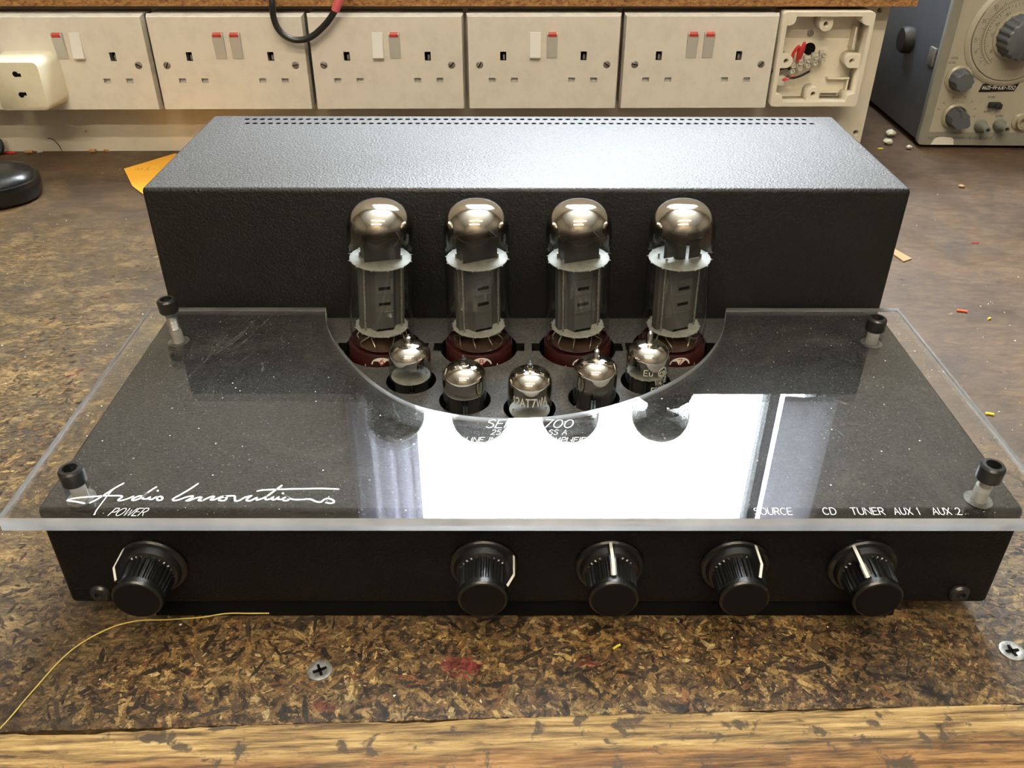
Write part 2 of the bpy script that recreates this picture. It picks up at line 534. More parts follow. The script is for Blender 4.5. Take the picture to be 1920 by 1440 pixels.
def lipping_mat():
    mt, nt, b, out = mat('worn_softwood_lipping')
    v = coords(nt, (0.055, 1.0, 1.0))
    v2 = coords(nt)
    g = noise(nt, v, 330, 6, 0.72, 0.25)
    c = ramp(nt, g, [(0.36, (0.045, 0.027, 0.014)), (0.45, (0.20, 0.125, 0.05)), (0.53, (0.37, 0.245, 0.095)), (0.64, (0.56, 0.41, 0.19))])
    # lower, darker orange edge
    tc = N(nt, 'ShaderNodeTexCoord'); sx = N(nt, 'ShaderNodeSeparateXYZ')
    nt.links.new(tc.outputs['Object'], sx.inputs[0])
    wob = noise(nt, coords(nt, (0.2, 1, 1)), 90, 3, 0.6)
    f = N(nt, 'ShaderNodeMath', operation='MULTIPLY_ADD'); f.inputs[1].default_value = 0.018
    nt.links.new(wob, f.inputs[0]); nt.links.new(sx.outputs['Y'], f.inputs[2])
    mr = N(nt, 'ShaderNodeMapRange'); mr.inputs['From Min'].default_value = -0.0085; mr.inputs['From Max'].default_value = -0.0045
    mr.inputs['To Min'].default_value = 0.8; mr.inputs['To Max'].default_value = 0.0
    nt.links.new(f.outputs[0], mr.inputs['Value'])
    c = mixc(nt, mr.outputs[0], c, mixc(nt, 1.0, c, (0.62, 0.44, 0.33), 'MULTIPLY'))
    # dents full of grime
    d = ramp(nt, noise(nt, coords(nt, (0.75, 1, 1)), 105, 4, 0.62, 0.4), [(0.57, 0.0), (0.63, 0.92)])
    c = mixc(nt, d, c, (0.050, 0.038, 0.028))
    d2 = ramp(nt, noise(nt, v, 420, 3, 0.6), [(0.60, 0.0), (0.68, 0.75)])
    c = mixc(nt, d2, c, (0.06, 0.038, 0.02))
    nt.links.new(c, b.inputs['Base Color'])
    b.inputs['Roughness'].default_value = 0.55
    bump(nt, g, 0.6, 0.0012, b)
    return mt
M['lipping'] = lipping_mat()

def shelf_mat():
    mt, nt, b, out = mat('stained_chipboard_edge')
    v = coords(nt, (0.6, 1, 1))
    c = ramp(nt, noise(nt, v, 330, 4, 0.7, 0.5), [(0.33, (0.09, 0.03, 0.010)), (0.50, (0.27, 0.125, 0.035)), (0.68, (0.42, 0.24, 0.08))])
    nt.links.new(c, b.inputs['Base Color'])
    b.inputs['Roughness'].default_value = 0.7
    bump(nt, noise(nt, v, 500, 3), 0.6, 0.001, b)
    return mt
M['shelf'] = shelf_mat()

# ------------------------------------------------------------------ the room (setting)
def struct(name, bm, m_, parent=None):
    o = obj(name, bm, m_, parent, smooth=False)
    if not parent: o['kind'] = 'structure'
    return o
RX0, RX1, RY0, RY1, RZ0, RZ1 = -1900, 1900, -1900, 1020, -880, 1560
struct('floor', box(bmesh.new(), RX0, RX1, RY0, RY1, RZ0 - 50, RZ0), M['floor'])
struct('ceiling', box(bmesh.new(), RX0, RX1, RY0, RY1, RZ1, RZ1 + 50), M['ceiling'])
struct('wall_left', box(bmesh.new(), RX0 - 50, RX0, RY0, RY1, RZ0, RZ1), M['wall_dark'])
struct('wall_right', box(bmesh.new(), RX1, RX1 + 50, RY0, RY1, RZ0, RZ1), M['wall_dark'])
struct('wall_front', box(bmesh.new(), RX0, RX1, RY0 - 50, RY0, RZ0, RZ1), M['wall_dark'])
WX0, WX1, WZ0, WZ1 = -262, 556, 706, 1420
bm = bmesh.new()
box(bm, RX0, WX0, RY1, RY1 + 90, RZ0, RZ1)
box(bm, WX1, RX1, RY1, RY1 + 90, RZ0, RZ1)
box(bm, WX0, WX1, RY1, RY1 + 90, RZ0, WZ0)
box(bm, WX0, WX1, RY1, RY1 + 90, WZ1, RZ1)
M['wall_back'] = cream('pale_wall_paint', (0.40, 0.38, 0.34), 0.1, 0.8, 5)
struct('wall_back', bm, M['wall_back'])
win = empty('window_1', ((WX0 + WX1) / 2, RY1 + 40, WZ0))
win['kind'] = 'structure'
bm = bmesh.new()
hx = (WX1 - WX0) / 2
hz = WZ1 - WZ0
box(bm, -hx, -hx + 8, -20, 20, 0, hz); box(bm, hx - 8, hx, -20, 20, 0, hz)
box(bm, -hx, hx, -20, 20, 0, 10); box(bm, -hx, hx, -20, 20, hz - 10, hz)
mx = 474 - (WX0 + WX1) / 2
box(bm, mx - 9, mx + 9, -20, 20, 0, hz)
obj('window_frame', bm, M['window_frame'], win, smooth=False)
obj('pane', box(bmesh.new(), -hx + 8, mx - 9, -1, 1, 10, hz - 10), M['pane'], win, smooth=False)
obj('pane', box(bmesh.new(), mx + 9, hx - 8, -1, 1, 10, hz - 10), M['pane'], win, smooth=False)

def cloth_mat(name, col, trans):
    mt, nt, b, out = mat(name)
    nt.nodes.remove(b)
    d = N(nt, 'ShaderNodeBsdfDiffuse'); d.inputs[0].default_value = (*col, 1)
    t = N(nt, 'ShaderNodeBsdfTranslucent'); t.inputs[0].default_value = (*col, 1)
    mx_ = N(nt, 'ShaderNodeMixShader'); mx_.inputs[0].default_value = trans
    nt.links.new(d.outputs[0], mx_.inputs[1]); nt.links.new(t.outputs[0], mx_.inputs[2])
    v = coords(nt, (1, 1, 0.05))
    nt.links.new(mx_.outputs[0], out.inputs['Surface'])
    return mt
M['net'] = cloth_mat('translucent_curtain_cloth', (0.80, 0.79, 0.84), 0.55)

def curtain(x0, x1, amp, waves, label):
    bm = bmesh.new()
    n = 60
    cols = []
    for i in range(n + 1):
        t = i / n
        x = x0 + (x1 - x0) * t
        y = amp * math.sin(2 * PI * waves * t + 0.5 * math.sin(9 * t))
        cols.append((bm.verts.new((x, y, 0)), bm.verts.new((x, y, WZ1 - WZ0 + 20))))
    for a, b_ in zip(cols, cols[1:]):
        bm.faces.new((a[0], b_[0], b_[1], a[1]))
    o = obj('curtain', bm, M['net'], None, (0, RY1 - 22, WZ0 - 8))
    md = o.modifiers.new('thick', 'SOLIDIFY'); md.thickness = 0.0006
    tag(o, label, 'curtain')
    return o
curtain(-300, -176, 11, 4, 'white curtain gathered at the left side of the bright window')
curtain(476, 572, 2, 2, 'narrow white curtain strip right of the window post')

# fluorescent fittings on the ceiling
def tube_mat():
    mt, nt, b, out = mat('lit_fluorescent_tube')
    nt.nodes.remove(b)
    e = N(nt, 'ShaderNodeEmission'); e.inputs[0].default_value = (*TUBE_COL, 1); e.inputs[1].default_value = TUBE_POWER
    nt.links.new(e.outputs[0], out.inputs['Surface'])
    return mt
M['tube'] = tube_mat()
def fluorescent(x, y, z, L, label):
    t = empty('fluorescent_light', (x, y, z))
    tag(t, label, 'light')
    obj('housing', box(bmesh.new(), -L / 2 - 20, L / 2 + 20, -45, 45, 28, 60, 4), M['ceiling'], t)
    for s in (-1, 1):
        obj('end_cap', box(bmesh.new(), s * (L / 2 + 8) - 10, s * (L / 2 + 8) + 10, -16, 16, -16, 28, 2), M['rocker'], t)
    bm = bmesh.new()
    tube(bm, [(-L / 2, 0, 0), (L / 2, 0, 0)], 13, 12)
    obj('lamp_tube', bm, M['tube'], t)
    return t
fluorescent(0, -720, RZ1 - 60, 1200, 'long warm fluorescent tube light on the ceiling over the bench front')
fluorescent(-200, -1400, RZ1 - 60, 1200, 'long warm fluorescent tube light on the ceiling at the back of the room')

# ------------------------------------------------------------------ workbench
BY = 0.032
bench = empty('workbench', (0, -49.5, 0), (0, 0, BY))
tag(bench, 'grimy chipboard workbench with a worn wooden front edge under the amplifier', 'workbench')
obj('chipboard_top', box(bmesh.new(), -1150, 1150, 0, 1010, -26, 0), M['bench'], bench, smooth=False)
bm = bmesh.new()
nx = 260
prof = [(-0.1, -26), (-0.1, -0.1), (-2, 0.10), (-10, 0.2), (-17, -0.6), (-22, -2.2), (-26, -5), (-29, -10), (-30, -26)]
rows = []
for i in range(nx + 1):
    x = -650 + 1300 * i / nx
    wob = 0.9 * math.sin(x * 0.045) + 0.8 * math.sin(x * 0.017 + 1) + random.uniform(-0.5, 0.5)
    dz = random.uniform(-0.35, 0.1)
    rows.append([bm.verts.new((x, y + (wob if k in (1, 2) else (random.uniform(-.5, .5) if k > 2 else 0)) - (0.4 if k == 1 else 0), z + (dz if 1 < k < 8 else 0))) for k, (y, z) in enumerate(prof)])
for A, B in zip(rows, rows[1:]):
    for k in range(len(prof) - 1): bm.faces.new((A[k], A[k + 1], B[k + 1], B[k]))
obj('front_lipping', bm, M['lipping'], bench)
obj('bench_apron', box(bmesh.new(), -1150, 1150, 10, 34, -120, -26), M['lipping'], bench, smooth=False)
for sx_ in (-1080, 1080):
    obj('leg', box(bmesh.new(), sx_ - 35, sx_ + 35, 40, 110, RZ0, -26, 3), M['lipping'], bench)
    obj('leg', box(bmesh.new(), sx_ - 35, sx_ + 35, 900, 970, RZ0, -26, 3), M['lipping'], bench)

def vnoise(x, y, sc, seed):
    r = np.random.default_rng(seed)
    g = r.random((64, 64))
    X = x / sc + 200.3; Y = y / sc + 200.7
    xi = np.floor(X).astype(int); yi = np.floor(Y).astype(int)
    fx = X - xi; fy = Y - yi
    fx = fx * fx * (3 - 2 * fx); fy = fy * fy * (3 - 2 * fy)
    G = lambda a, b_: g[a % 64, b_ % 64]
    return (G(xi, yi) * (1 - fx) * (1 - fy) + G(xi + 1, yi) * fx * (1 - fy) + G(xi, yi + 1) * (1 - fx) * fy + G(xi + 1, yi + 1) * fx * fy)

def flakes():
    n = 105000
    u = rng.random((n, 2))
    x = np.where(rng.random(n) < 0.55, -330 + 660 * u[:, 0], -560 + 960 * u[:, 0])
    y = 0.8 + 640 * u[:, 1] ** 1.9
    nz = 0.6 * vnoise(x, y, 60, 1) + 0.4 * vnoise(x, y, 19, 2)
    # where the surface is worn down to show flakes: front strip and left side
    left = np.clip((-x - 120) / 130, 0, 1)
    right = np.clip((x - 150) / 70, 0, 1)
    reach = 175 + 215 * left - 75 * right
    keep = 1 / (1 + np.exp((y - reach) / 45))
    far = np.clip((y - 90) / 120, 0, 1)
    keep = keep * (1 - 0.25 * far) + 0.012
    keep = keep * np.where(y > 90, np.clip((nz - 0.40) * 6, 0.10, 1), np.clip((nz - 0.22) * 5, 0.35, 1))
    k = rng.random(n) < keep
    x, y, nz, far, left, right = x[k], y[k], nz[k], far[k], left[k], right[k]
    n = len(x)
    L = rng.lognormal(1.12, 0.62, n).clip(0.8, 14)
    W = (L * rng.uniform(0.14, 0.45, n)).clip(0.35, 2.6)
    L = L * (1 - 0.25 * far)
    a = rng.normal(0, 0.9, n) + np.where(rng.random(n) < 0.5, 0.35, -0.6)
    a = np.where(far > 0.4, rng.normal(0.55, 0.6, n), a)
    base = np.array([(-.5, -.15), (-.28, -.5), (.3, -.42), (.5, .1), (.22, .5), (-.3, .42)])
    P = base[None] * (1 + rng.normal(0, 0.22, (n, 6, 2)))
    lx = P[:, :, 0] * L[:, None]; ly = P[:, :, 1] * W[:, None]
    bend = rng.normal(0, 0.06, n)[:, None]
    ly = ly + bend * lx * lx / np.maximum(L[:, None], 1)
    ca, sa = np.cos(a)[:, None], np.sin(a)[:, None]
    X = x[:, None] + lx * ca - ly * sa
    Y = y[:, None] + lx * sa + ly * ca
    Y = np.maximum(Y, -0.8 + rng.random((n, 6)) * 0.6)
    z0 = rng.uniform(0.03, 0.22, n)
    tilt = rng.normal(0, 0.02, (n, 1))
    Z = z0[:, None] + np.abs(tilt * lx)
    co = np.stack([X, Y, Z], -1).reshape(-1, 3) * S
    me = bpy.data.meshes.new('wood_flakes')
    me.vertices.add(n * 6); me.vertices.foreach_set('co', co.ravel())
    me.loops.add(n * 6); me.loops.foreach_set('vertex_index', np.arange(n * 6))
    me.polygons.add(n); me.polygons.foreach_set('loop_start', np.arange(n) * 6)
    me.polygons.foreach_set('loop_total', np.full(n, 6))
    me.update(calc_edges=True)
    pal = np.array([(0.48, 0.315, 0.125), (0.36, 0.215, 0.08), (0.23, 0.13, 0.05), (0.12, 0.07, 0.033), (0.055, 0.035, 0.02), (0.60, 0.44, 0.22), (0.30, 0.13, 0.05)])
    pr = np.array([0.13, 0.18, 0.22, 0.22, 0.18, 0.03, 0.04])
    ci = rng.choice(len(pal), n, p=pr / pr.sum())
    c = pal[ci] * rng.uniform(0.5, 0.95, (n, 1)) * np.array([(0.97, 1.01, 0.93)])
    grime = np.clip((0.62 - nz) * 2.2, 0, 0.72)[:, None]
    c = c * (1 - grime) + np.array([(0.035, 0.026, 0.018)]) * grime
    fr = (far * 0.35)[:, None]
    c = c * (1 - fr) + np.array([(0.20, 0.125, 0.052)]) * fr
    rr = (right * 0.35)[:, None]
    c = c * (1 - rr) + np.array([(0.10, 0.078, 0.058)]) * rr
    # old red paint marks
    for (cx, cy, rx, ry, s) in ((-27, 24, 8, 5.0, 0.85), (24, 26, 4.5, 3.2, 0.45), (-83, 7, 5, 3, 0.6), (-270, 262, 12, 7, 0.6)):
        d = ((x - cx) / rx) ** 2 + ((y - cy) / ry) ** 2
        mk = (d < 1.0) * (rng.random(n) < 0.9) * s
        c = c * (1 - mk[:, None]) + np.array([(0.22, 0.028, 0.030)]) * rng.uniform(0.5, 1.2, (n, 1)) * mk[:, None]
    attr = me.attributes.new('tone', 'FLOAT_COLOR', 'FACE')
    attr.data.foreach_set('color', np.concatenate([c, np.ones((n, 1))], 1).astype(np.float32).ravel())
    o = link('wood_flakes', me, M['flake'], bench)
    o['kind'] = 'stuff'
flakes()

def bench_screw(x, y, label, slot='pozi', a=0.4):
    bm = bmesh.new()
    lathe(bm, [(0, 0.05), (1.2, 0.10), (2.6, 0.45), (4.6, 0.75), (5.2, 0.55), (5.3, 0.0)][::1], 28)
    o = obj('screw', bm, M['dull_steel'])
    o.location = (x * S, y * S, 0.0001)
    bm = bmesh.new()
    for k in (0, PI / 2):
        pts = rect(-2.9, 2.9, -0.55, 0.55)
        pts = [(p[0] * math.cos(a + k) - p[1] * math.sin(a + k), p[0] * math.sin(a + k) + p[1] * math.cos(a + k)) for p in pts]
        frustum(bm, [(p[0], p[1], 0.2) for p in pts], [(p[0], p[1], 0.82) for p in pts])
    q = obj('cross_slot', bm, M['dark'], o)
    inv = bench.matrix_world
    o.parent = bench
    # into the bench's turned frame
    dx, dy = x, y + 49.5
    o.location = ((dx * math.cos(BY) + dy * math.sin(BY)) * S, (-dx * math.sin(BY) + dy * math.cos(BY)) * S, 0.0002)
    o['label'] = label
bench_screw(-87.8, -27.7, 'dull countersunk cross-head screw sunk in the chipboard')
bench_screw(205.7, -17.7, 'bright countersunk cross-head screw sunk in the chipboard', a=0.1)

# ------------------------------------------------------------------ lettering (stroke font)
def arc(cx, cy, rx, ry, a0, a1, n=10):
    return [(cx + rx * math.cos(math.radians(a0 + (a1 - a0) * i / n)), cy + ry * math.sin(math.radians(a0 + (a1 - a0) * i / n))) for i in range(n + 1)]
G = {
 'A': (8, [[(0, 0), (4, 10), (8, 0)], [(1.6, 3.6), (6.4, 3.6)]]),
 'C': (8, [arc(4.4, 5, 4.4, 5, 50, 310, 16)]),
 'D': (8, [[(0, 0), (0, 10), (3, 10)] + arc(3, 5, 5, 5, 90, -90, 12) + [(0, 0)]]),
 'E': (6.5, [[(6.5, 10), (0, 10), (0, 0), (6.5, 0)], [(0, 5.2), (5.4, 5.2)]]),
 'F': (6.5, [[(6.5, 10), (0, 10), (0, 0)], [(0, 5.2), (5.4, 5.2)]]),
 'G': (8.5, [arc(4.4, 5, 4.4, 5, 50, 350, 16) + [(8.6, 4.6), (5, 4.6)]]),
 'I': (1, [[(0.5, 0), (0.5, 10)]]),
 'L': (6, [[(0, 10), (0, 0), (6, 0)]]),
 'M': (9, [[(0, 0), (0.8, 10), (4.5, 3), (8.2, 10), (9, 0)]]),
 'N': (8, [[(0, 0), (0, 10), (8, 0), (8, 10)]]),
 'O': (9, [arc(4.5, 5, 4.5, 5, 90, 450, 22)]),
 'P': (6.5, [[(0, 0), (0, 10), (4, 10)] + arc(4, 7.4, 2.6, 2.6, 90, -90, 8) + [(0, 4.8)]]),
 'R': (7, [[(0, 0), (0, 10), (4, 10)] + arc(4, 7.4, 2.6, 2.6, 90, -90, 8) + [(0, 4.8)], [(3, 4.8), (7, 0)]]),
 'S': (7, [[(6.6, 8.6)] + arc(3.6, 7.6, 3.3, 2.4, 40, 200, 8) + arc(3.6, 2.6, 3.4, 2.6, 70, -150, 10)]),
 'T': (7.5, [[(0, 10), (7.5, 10)], [(3.75, 10), (3.75, 0)]]),
 '4': (7, [[(5, 0), (5, 10), (0, 3), (7, 3)]]),
 'U': (7.5, [[(0, 10), (0, 3.6)] + arc(3.75, 3.6, 3.75, 3.6, 180, 360, 10) + [(7.5, 10)]]),
 'V': (8, [[(0, 10), (4, 0), (8, 10)]]),
 'W': (11, [[(0, 10), (2.7, 0), (5.5, 8), (8.3, 0), (11, 10)]]),
 'X': (7.5, [[(0, 10), (7.5, 0)], [(7.5, 10), (0, 0)]]),
 'Y': (7.5, [[(0, 10), (3.75, 5), (7.5, 10)], [(3.75, 5), (3.75, 0)]]),
 '0': (8, [arc(4, 5, 4, 5, 90, 450, 20)]),
 '1': (3, [[(0.3, 8), (2, 10), (2, 0)]]),
 '2': (7, [arc(3.4, 7.1, 3.2, 2.9, 160, -35, 9) + [(0, 0), (7, 0)]]),
 '3': (7, [arc(3.2, 7.5, 3, 2.5, 150, -80, 9), arc(3.2, 2.7, 3.5, 2.7, 85, -150, 10)]),
 '5': (7, [[(6.4, 10), (1, 10), (0.5, 5.6)] + arc(3.2, 3.2, 3.5, 3.2, 120, -140, 12)]),
 '6': (7, [[(5.6, 9.8), (2.2, 7.4), (0.3, 4)] + arc(3.6, 3.1, 3.3, 3.1, 170, -190, 14)]),
 '7': (7, [[(0, 10), (7, 10), (2.4, 0)]]),
 '8': (7, [arc(3.5, 7.5, 2.8, 2.5, -90, 270, 12), arc(3.5, 2.6, 3.4, 2.6, 90, 450, 12)]),
 '9': (7, [arc(3.4, 6.9, 3.3, 3.1, 0, 360, 14) + [(6.4, 4), (3.5, 0)]]),
 '-': (4.5, [[(0, 4.8), (4.5, 4.8)]]),
 '.': (1, [[(0.3, 0), (0.3, 0.6)]]),
 'u': (5.5, [[(0, 6.6), (0, 2.4)] + arc(2.7, 2.5, 2.7, 2.5, 180, 360, 8) + [(5.4, 6.6), (5.4, 0)]]),
 'r': (3.8, [[(0, 6.6), (0, 0)], [(0, 4.2)] + arc(2.4, 4.2, 2.4, 2.3, 160, 60, 6)]),
 'o': (6, [arc(3, 3.3, 3, 3.3, 90, 450, 16)]),
 ' ': (4, []),
}
def text_strokes(s, width, height, track=2.4, shear=0.0):
    x = 0; out = []
    for ch in s:
        gw, st = G[ch]
        for k in st: out.append([(x + p[0], p[1]) for p in k])
        x += gw + track
    tot = x - track
    fx = width / tot; fy = height / 10
    return [[(p[0] * fx + shear * p[1] * fy, p[1] * fy) for p in k] for k in out]

def ribbons(name, strokes, wd, m_, parent, fn=None, loc=(0, 0, 0), rot=(0, 0, 0), taper=None):
    """flat print: each stroke a strip wd wide with round ends; fn maps (x, y) to a point."""
    fn = fn or (lambda x, y: (x, y, 0))
    bm = bmesh.new()
    for si, st in enumerate(strokes):
        P = [Vector((p[0], p[1])) for p in st]
        if len(P) < 2: continue
        L = []; R = []
        for i, p in enumerate(P):
            d1 = (P[i] - P[i - 1]).normalized() if i else (P[1] - P[0]).normalized()
            d2 = (P[i + 1] - P[i]).normalized() if i < len(P) - 1 else d1
            t = (d1 + d2)
            t = t.normalized() if t.length > 1e-3 else d1
            n = Vector((-t.y, t.x))
            k = 1 / max(0.55, abs(n.dot(Vector((-d1.y, d1.x)))))
            h = wd / 2 * k
            if taper: h *= taper(si, i / (len(P) - 1))
            L.append(bm.verts.new(fn(*(p + n * h)))); R.append(bm.verts.new(fn(*(p - n * h))))
        for i in range(len(P) - 1):
            bm.faces.new((R[i], R[i + 1], L[i + 1], L[i]))
        for p in (P[0], P[-1]):
            h = wd / 2
            bm.faces.new([bm.verts.new(fn(p.x + h * math.cos(a * PI / 4), p.y + h * math.sin(a * PI / 4))) for a in range(8)])
    me = bpy.data.meshes.new(name)
    bm.to_mesh(me); bm.free()
    me.transform(Matrix.Scale(S, 4))
    return link(name, me, m_, parent, loc, rot)

# ------------------------------------------------------------------ the amplifier
ZB, ZD, ZT = 10.1, 60.7, 137.1      # underside, deck, top of the rear cover
YB0, YB1 = 166.3, 298.0
amp = empty('tube_amplifier', (0, 0, 0))
tag(amp, 'black valve amplifier with a clear acrylic top plate, five knobs and a raised rear cover', 'amplifier')
BIG = [(-76.8, 134.3), (-25.2, 134), (27.2, 134), (77.6, 134.5)]
SMALL = [(-58.4, 101.6), (-30.6, 84.2), (0.7, 77.2), (32.3, 86.0), (59.6, 101.0)]
bm = bmesh.new()
box(bm, -200, 200, 0, YB1, ZB, ZD)
def fb(e):
    a, b_ = e.verts
    return not (a.co.y > 200 and b_.co.y > 200)
bmesh.ops.bevel(bm, geom=[e for e in bm.edges if fb(e)], offset=2.6, segments=4, affect='EDGES', profile=0.5)
base = obj('chassis', bm, M['powder_deck'], amp)
cut = bmesh.new()
for x, y in BIG:
    lathe(cut, [(0, 24), (20.6, 24), (20.6, 70), (0, 70)], 40, x, y)
boolean_cut(base, cut)
cut = bmesh.new()
for x, y in BIG: box(cut, x - 24.3, x + 24.3, y - 3.6, y + 4.4, 45, 70)
for x, y in SMALL: lathe(cut, [(0, 22), (12.6, 22), (12.6, 70), (0, 70)], 36, x, y)
boolean_cut(base, cut)
for i, (x, y) in enumerate(BIG):
    o = obj('valve_holder', lathe(bmesh.new(), [(0, 0), (18, 0), (18, 20), (10, 21), (0, 21)], 32), M['black_matt'], amp, (x, y, 26))
for i, (x, y) in enumerate(SMALL):
    o = obj('valve_holder', lathe(bmesh.new(), [(0, 0), (10.6, 0), (10.6, 8), (0, 8)], 28), M['socket'], amp, (x, y, 24))

bm = bmesh.new()
box(bm, -200, 200, YB0, YB1, ZD - 0.4, ZT)
bmesh.ops.bevel(bm, geom=[e for e in bm.edges if max(v.co.z for v in e.verts) > 100], offset=2.4, segments=4, affect='EDGES', profile=0.5)
cover = obj('rear_cover', bm, M['powder'], amp)
cut = bmesh.new()
for k in range(74):
    t = k / 73
    lathe(cut, [(0, -6), (1.65, -6), (1.65, 3), (0, 3)], 12, -176 + 354.9 * t, 289.2 + 1.2 * t, ZT)
    lathe(cut, [(0, -6), (1.65, -6), (1.65, 3), (0, 3)], 12, -173.6 + 354.9 * t, 280.2 + 1.2 * t, ZT)
boolean_cut(cover, cut)
bm = bmesh.new()
box(bm, -196, 196, 278, 293, ZT - 5.6, ZT - 4.6)
obj('vent_shade_strip', bm, M['dark'], amp, smooth=False)  # black strip painting in the darkness inside the vent holes
for x in ():
    for y in ():
        obj('foot', lathe(bmesh.new(), [(0, 0.4), (11, 0.4), (12, 2), (12, 10.3), (0, 10.3)], 24), M['black_matt'], amp, (x, y, 0))

obj('underside_shade_block', box(bmesh.new(), -166, 162, 1.5, 290, 0.5, 10.4, 0.6, 1), M['dark'], amp)  # added black block standing in for the shade under the chassis

# knobs: pointer angle measured clockwise from straight up
def knob(x, z, ang):
    k = empty('knob', (x, 0, z), (0, -0.0, 0))
    k.parent = amp
    bm = bmesh.new()
    prof = [(14.6, 0.1), (14.6, 1.6), (14.0, 2.4), (12.6, 2.9), (12.2, 4.2), (11.6, 5.4), (10.4, 6.0)]
    lathe(bm, prof, 48, axis='y')
    # fluted grip
    nf = 30
    def ring(h, r, dep):
        vs = []
        for i in range(nf * 4):
            a = 2 * PI * i / (nf * 4)
            rr = r - dep * (0 if i % 4 in (0, 1) else 1)
            vs.append(bm.verts.new((rr * math.cos(a), -h, rr * math.sin(a))))
        return vs
    R = [ring(5.9, 10.6, 0.0), ring(6.4, 10.6, 0.9), ring(17.0, 10.0, 0.9), ring(17.3, 10.2, 0.0), ring(19.6, 10.1, 0), ring(20.3, 9.5, 0)]
    for A, B in zip(R, R[1:]):
        n = len(A)
        for i in range(n): bm.faces.new((A[i], A[(i + 1) % n], B[(i + 1) % n], B[i]))
    bm.faces.new(R[-1])
    o = obj('knob_body', bm, M['black_gloss'], k, angle=30)
    obj('knob_cap', lathe(bmesh.new(), [(9.2, 20.2), (9.0, 20.5), (0, 20.5)], 40, axis='y'), M['cap'], k)
    bm = bmesh.new()
    # raised pointer fin, drawn in its radial plane
    pr = [(9.2, 1.0), (13.4, 1.0), (14.2, 3.0), (14.2, 12.6), (11.2, 17.2), (9.2, 17.2)]
    frustum(bm, [(-1.2, -h, r) for r, h in pr], [(1.2, -h, r) for r, h in pr])
    bm2 = bmesh.new()
    ln = [(14.2, 1.6), (14.35, 1.6), (14.35, 12.6), (11.25, 17.4), (11.0, 17.3), (14.1, 12.4)]
    frustum(bm2, [(-0.62, -h, r) for r, h in ln], [(0.62, -h, r) for r, h in ln])
    for b_, nm, mm in ((bm, 'pointer_fin', M['black_gloss']), (bm2, 'pointer_line', M['pointer'])):
        q = obj(nm, b_, mm, k, smooth=False)
        q.rotation_euler = (0, math.radians(ang), 0)
    return k
KN = [(-158.8, -42), (-19.6, 62), (33.2, -2), (86.0, 28), (139.8, -28)]
for x, a in KN: knob(x, 34.0, a)
for x in (-185.4, 185.9):
    bm = bmesh.new()
    lathe(bm, [(4.4, 0), (4.4, 0.9), (3.6, 2.0), (2.2, 2.3), (1.9, 2.2), (1.9, 1.0), (0, 1.0)], 24, axis='y')
    obj('button_screw', bm, M['black_screw'], amp, (x, 0, 17))

# clear plate
PZ, PT = 72.5, 6.4
right_side = [(-109.8, 156.8), (-107.6, 143.5), (-101.6, 127), (-94.0, 112.1), (-85.8, 98.5), (-76.8, 85.7), (-66.7, 74.2), (-56.9, 65.8), (-46.6, 59.6), (-34.3, 55.4), (-22.2, 52.9), (-10.2, 52.1), (1.8, 52.5), (13.8, 54.4), (26.1, 57.8), (38.8, 62.8), (49.2, 68.4), (60.1, 75.8), (71.1, 84.8), (81.1, 95.0), (89.9, 106.7), (98.0, 120.4), (103.3, 132.7), (106.9, 143.1), (110.2, 156.8)]
cp = [(p.x, p.y) for p in smooth_pts([(x, y, 0) for x, y in right_side], 3)]
outline = [(-206, 156.6)] + cp + [(204.8, 156.6), (206, -14.3), (-205.4, -14.3)]
me = sheet_mesh('acrylic_cover', [outline], PT)
plate = link('acrylic_cover', me, M['acrylic'], amp, (0, 0, PZ - PT))
me.materials.append(M['acrylic_edge'])
for p in me.polygons:
    if abs(p.normal.z) < 0.5: p.material_index = 1
plate['label'] = 'clear scratched acrylic plate with white lettering'
def cap_screw(x, y, top, tx=0, ty=0):
    """socket cap screw in a white spacer; top = z of the head's rim"""
    s = empty('cap_screw', (x, y, ZD)); s.parent = amp
    s.rotation_euler = (ty, tx, 0)
    h = top - ZD
    bm = bmesh.new()
    lathe(bm, [(4.5, h - 7.4), (4.9, h - 6.8), (4.9, h - 1.0), (4.2, h - 0.1), (2.9, h)], 36)
    hexr = []
    A = [bm.verts.new((2.9 * math.cos(k * PI / 3), 2.9 * math.sin(k * PI / 3), h)) for k in range(6)]
    B = [bm.verts.new((2.7 * math.cos(k * PI / 3), 2.7 * math.sin(k * PI / 3), h - 4)) for k in range(6)]
    for k in range(6): bm.faces.new((A[k], A[(k + 1) % 6], B[(k + 1) % 6], B[k]))
    bm.faces.new(B)
    # underside of the head
    lathe(bm, [(2.6, h - 7.4), (4.5, h - 7.4)], 36)
    obj('screw_head', bm, M['black_screw'], s)
    bm = bmesh.new()
    lathe(bm, [(2.55, 0.3), (2.55, h - 7.4)], 20)
    for k in range(int((h - 20) / 0.8) if h > 26 else 0):
        lathe(bm, [(2.55, 12 + k * 0.8), (2.85, 12.25 + k * 0.8), (2.55, 12.5 + k * 0.8)], 20)
    obj('screw_shank', bm, M['steel'], s)
    bm = bmesh.new()
    lathe(bm, [(2.6, 0.4), (3.1, 0.4), (3.1, 11.0), (2.6, 11.0)], 28)
    obj('spacer', bm, M['spacer'], s)
    bm = bmesh.new()
    lathe(bm, [(2.6, 0.05), (5.6, 0.05), (5.6, 0.4), (2.6, 0.4)], 28)
    obj('washer', bm, M['dull_steel'], s)
    return s
cap_screw(-184.4, 132.8, 90.2, -0.05, 0.0)
cap_screw(183.1, 132.0, 80.2)
cap_screw(-184.0, 7.1, 80.2, -0.02, 0.02)
cap_screw(183.0, 6.2, 83.0, 0.03, 0.02)

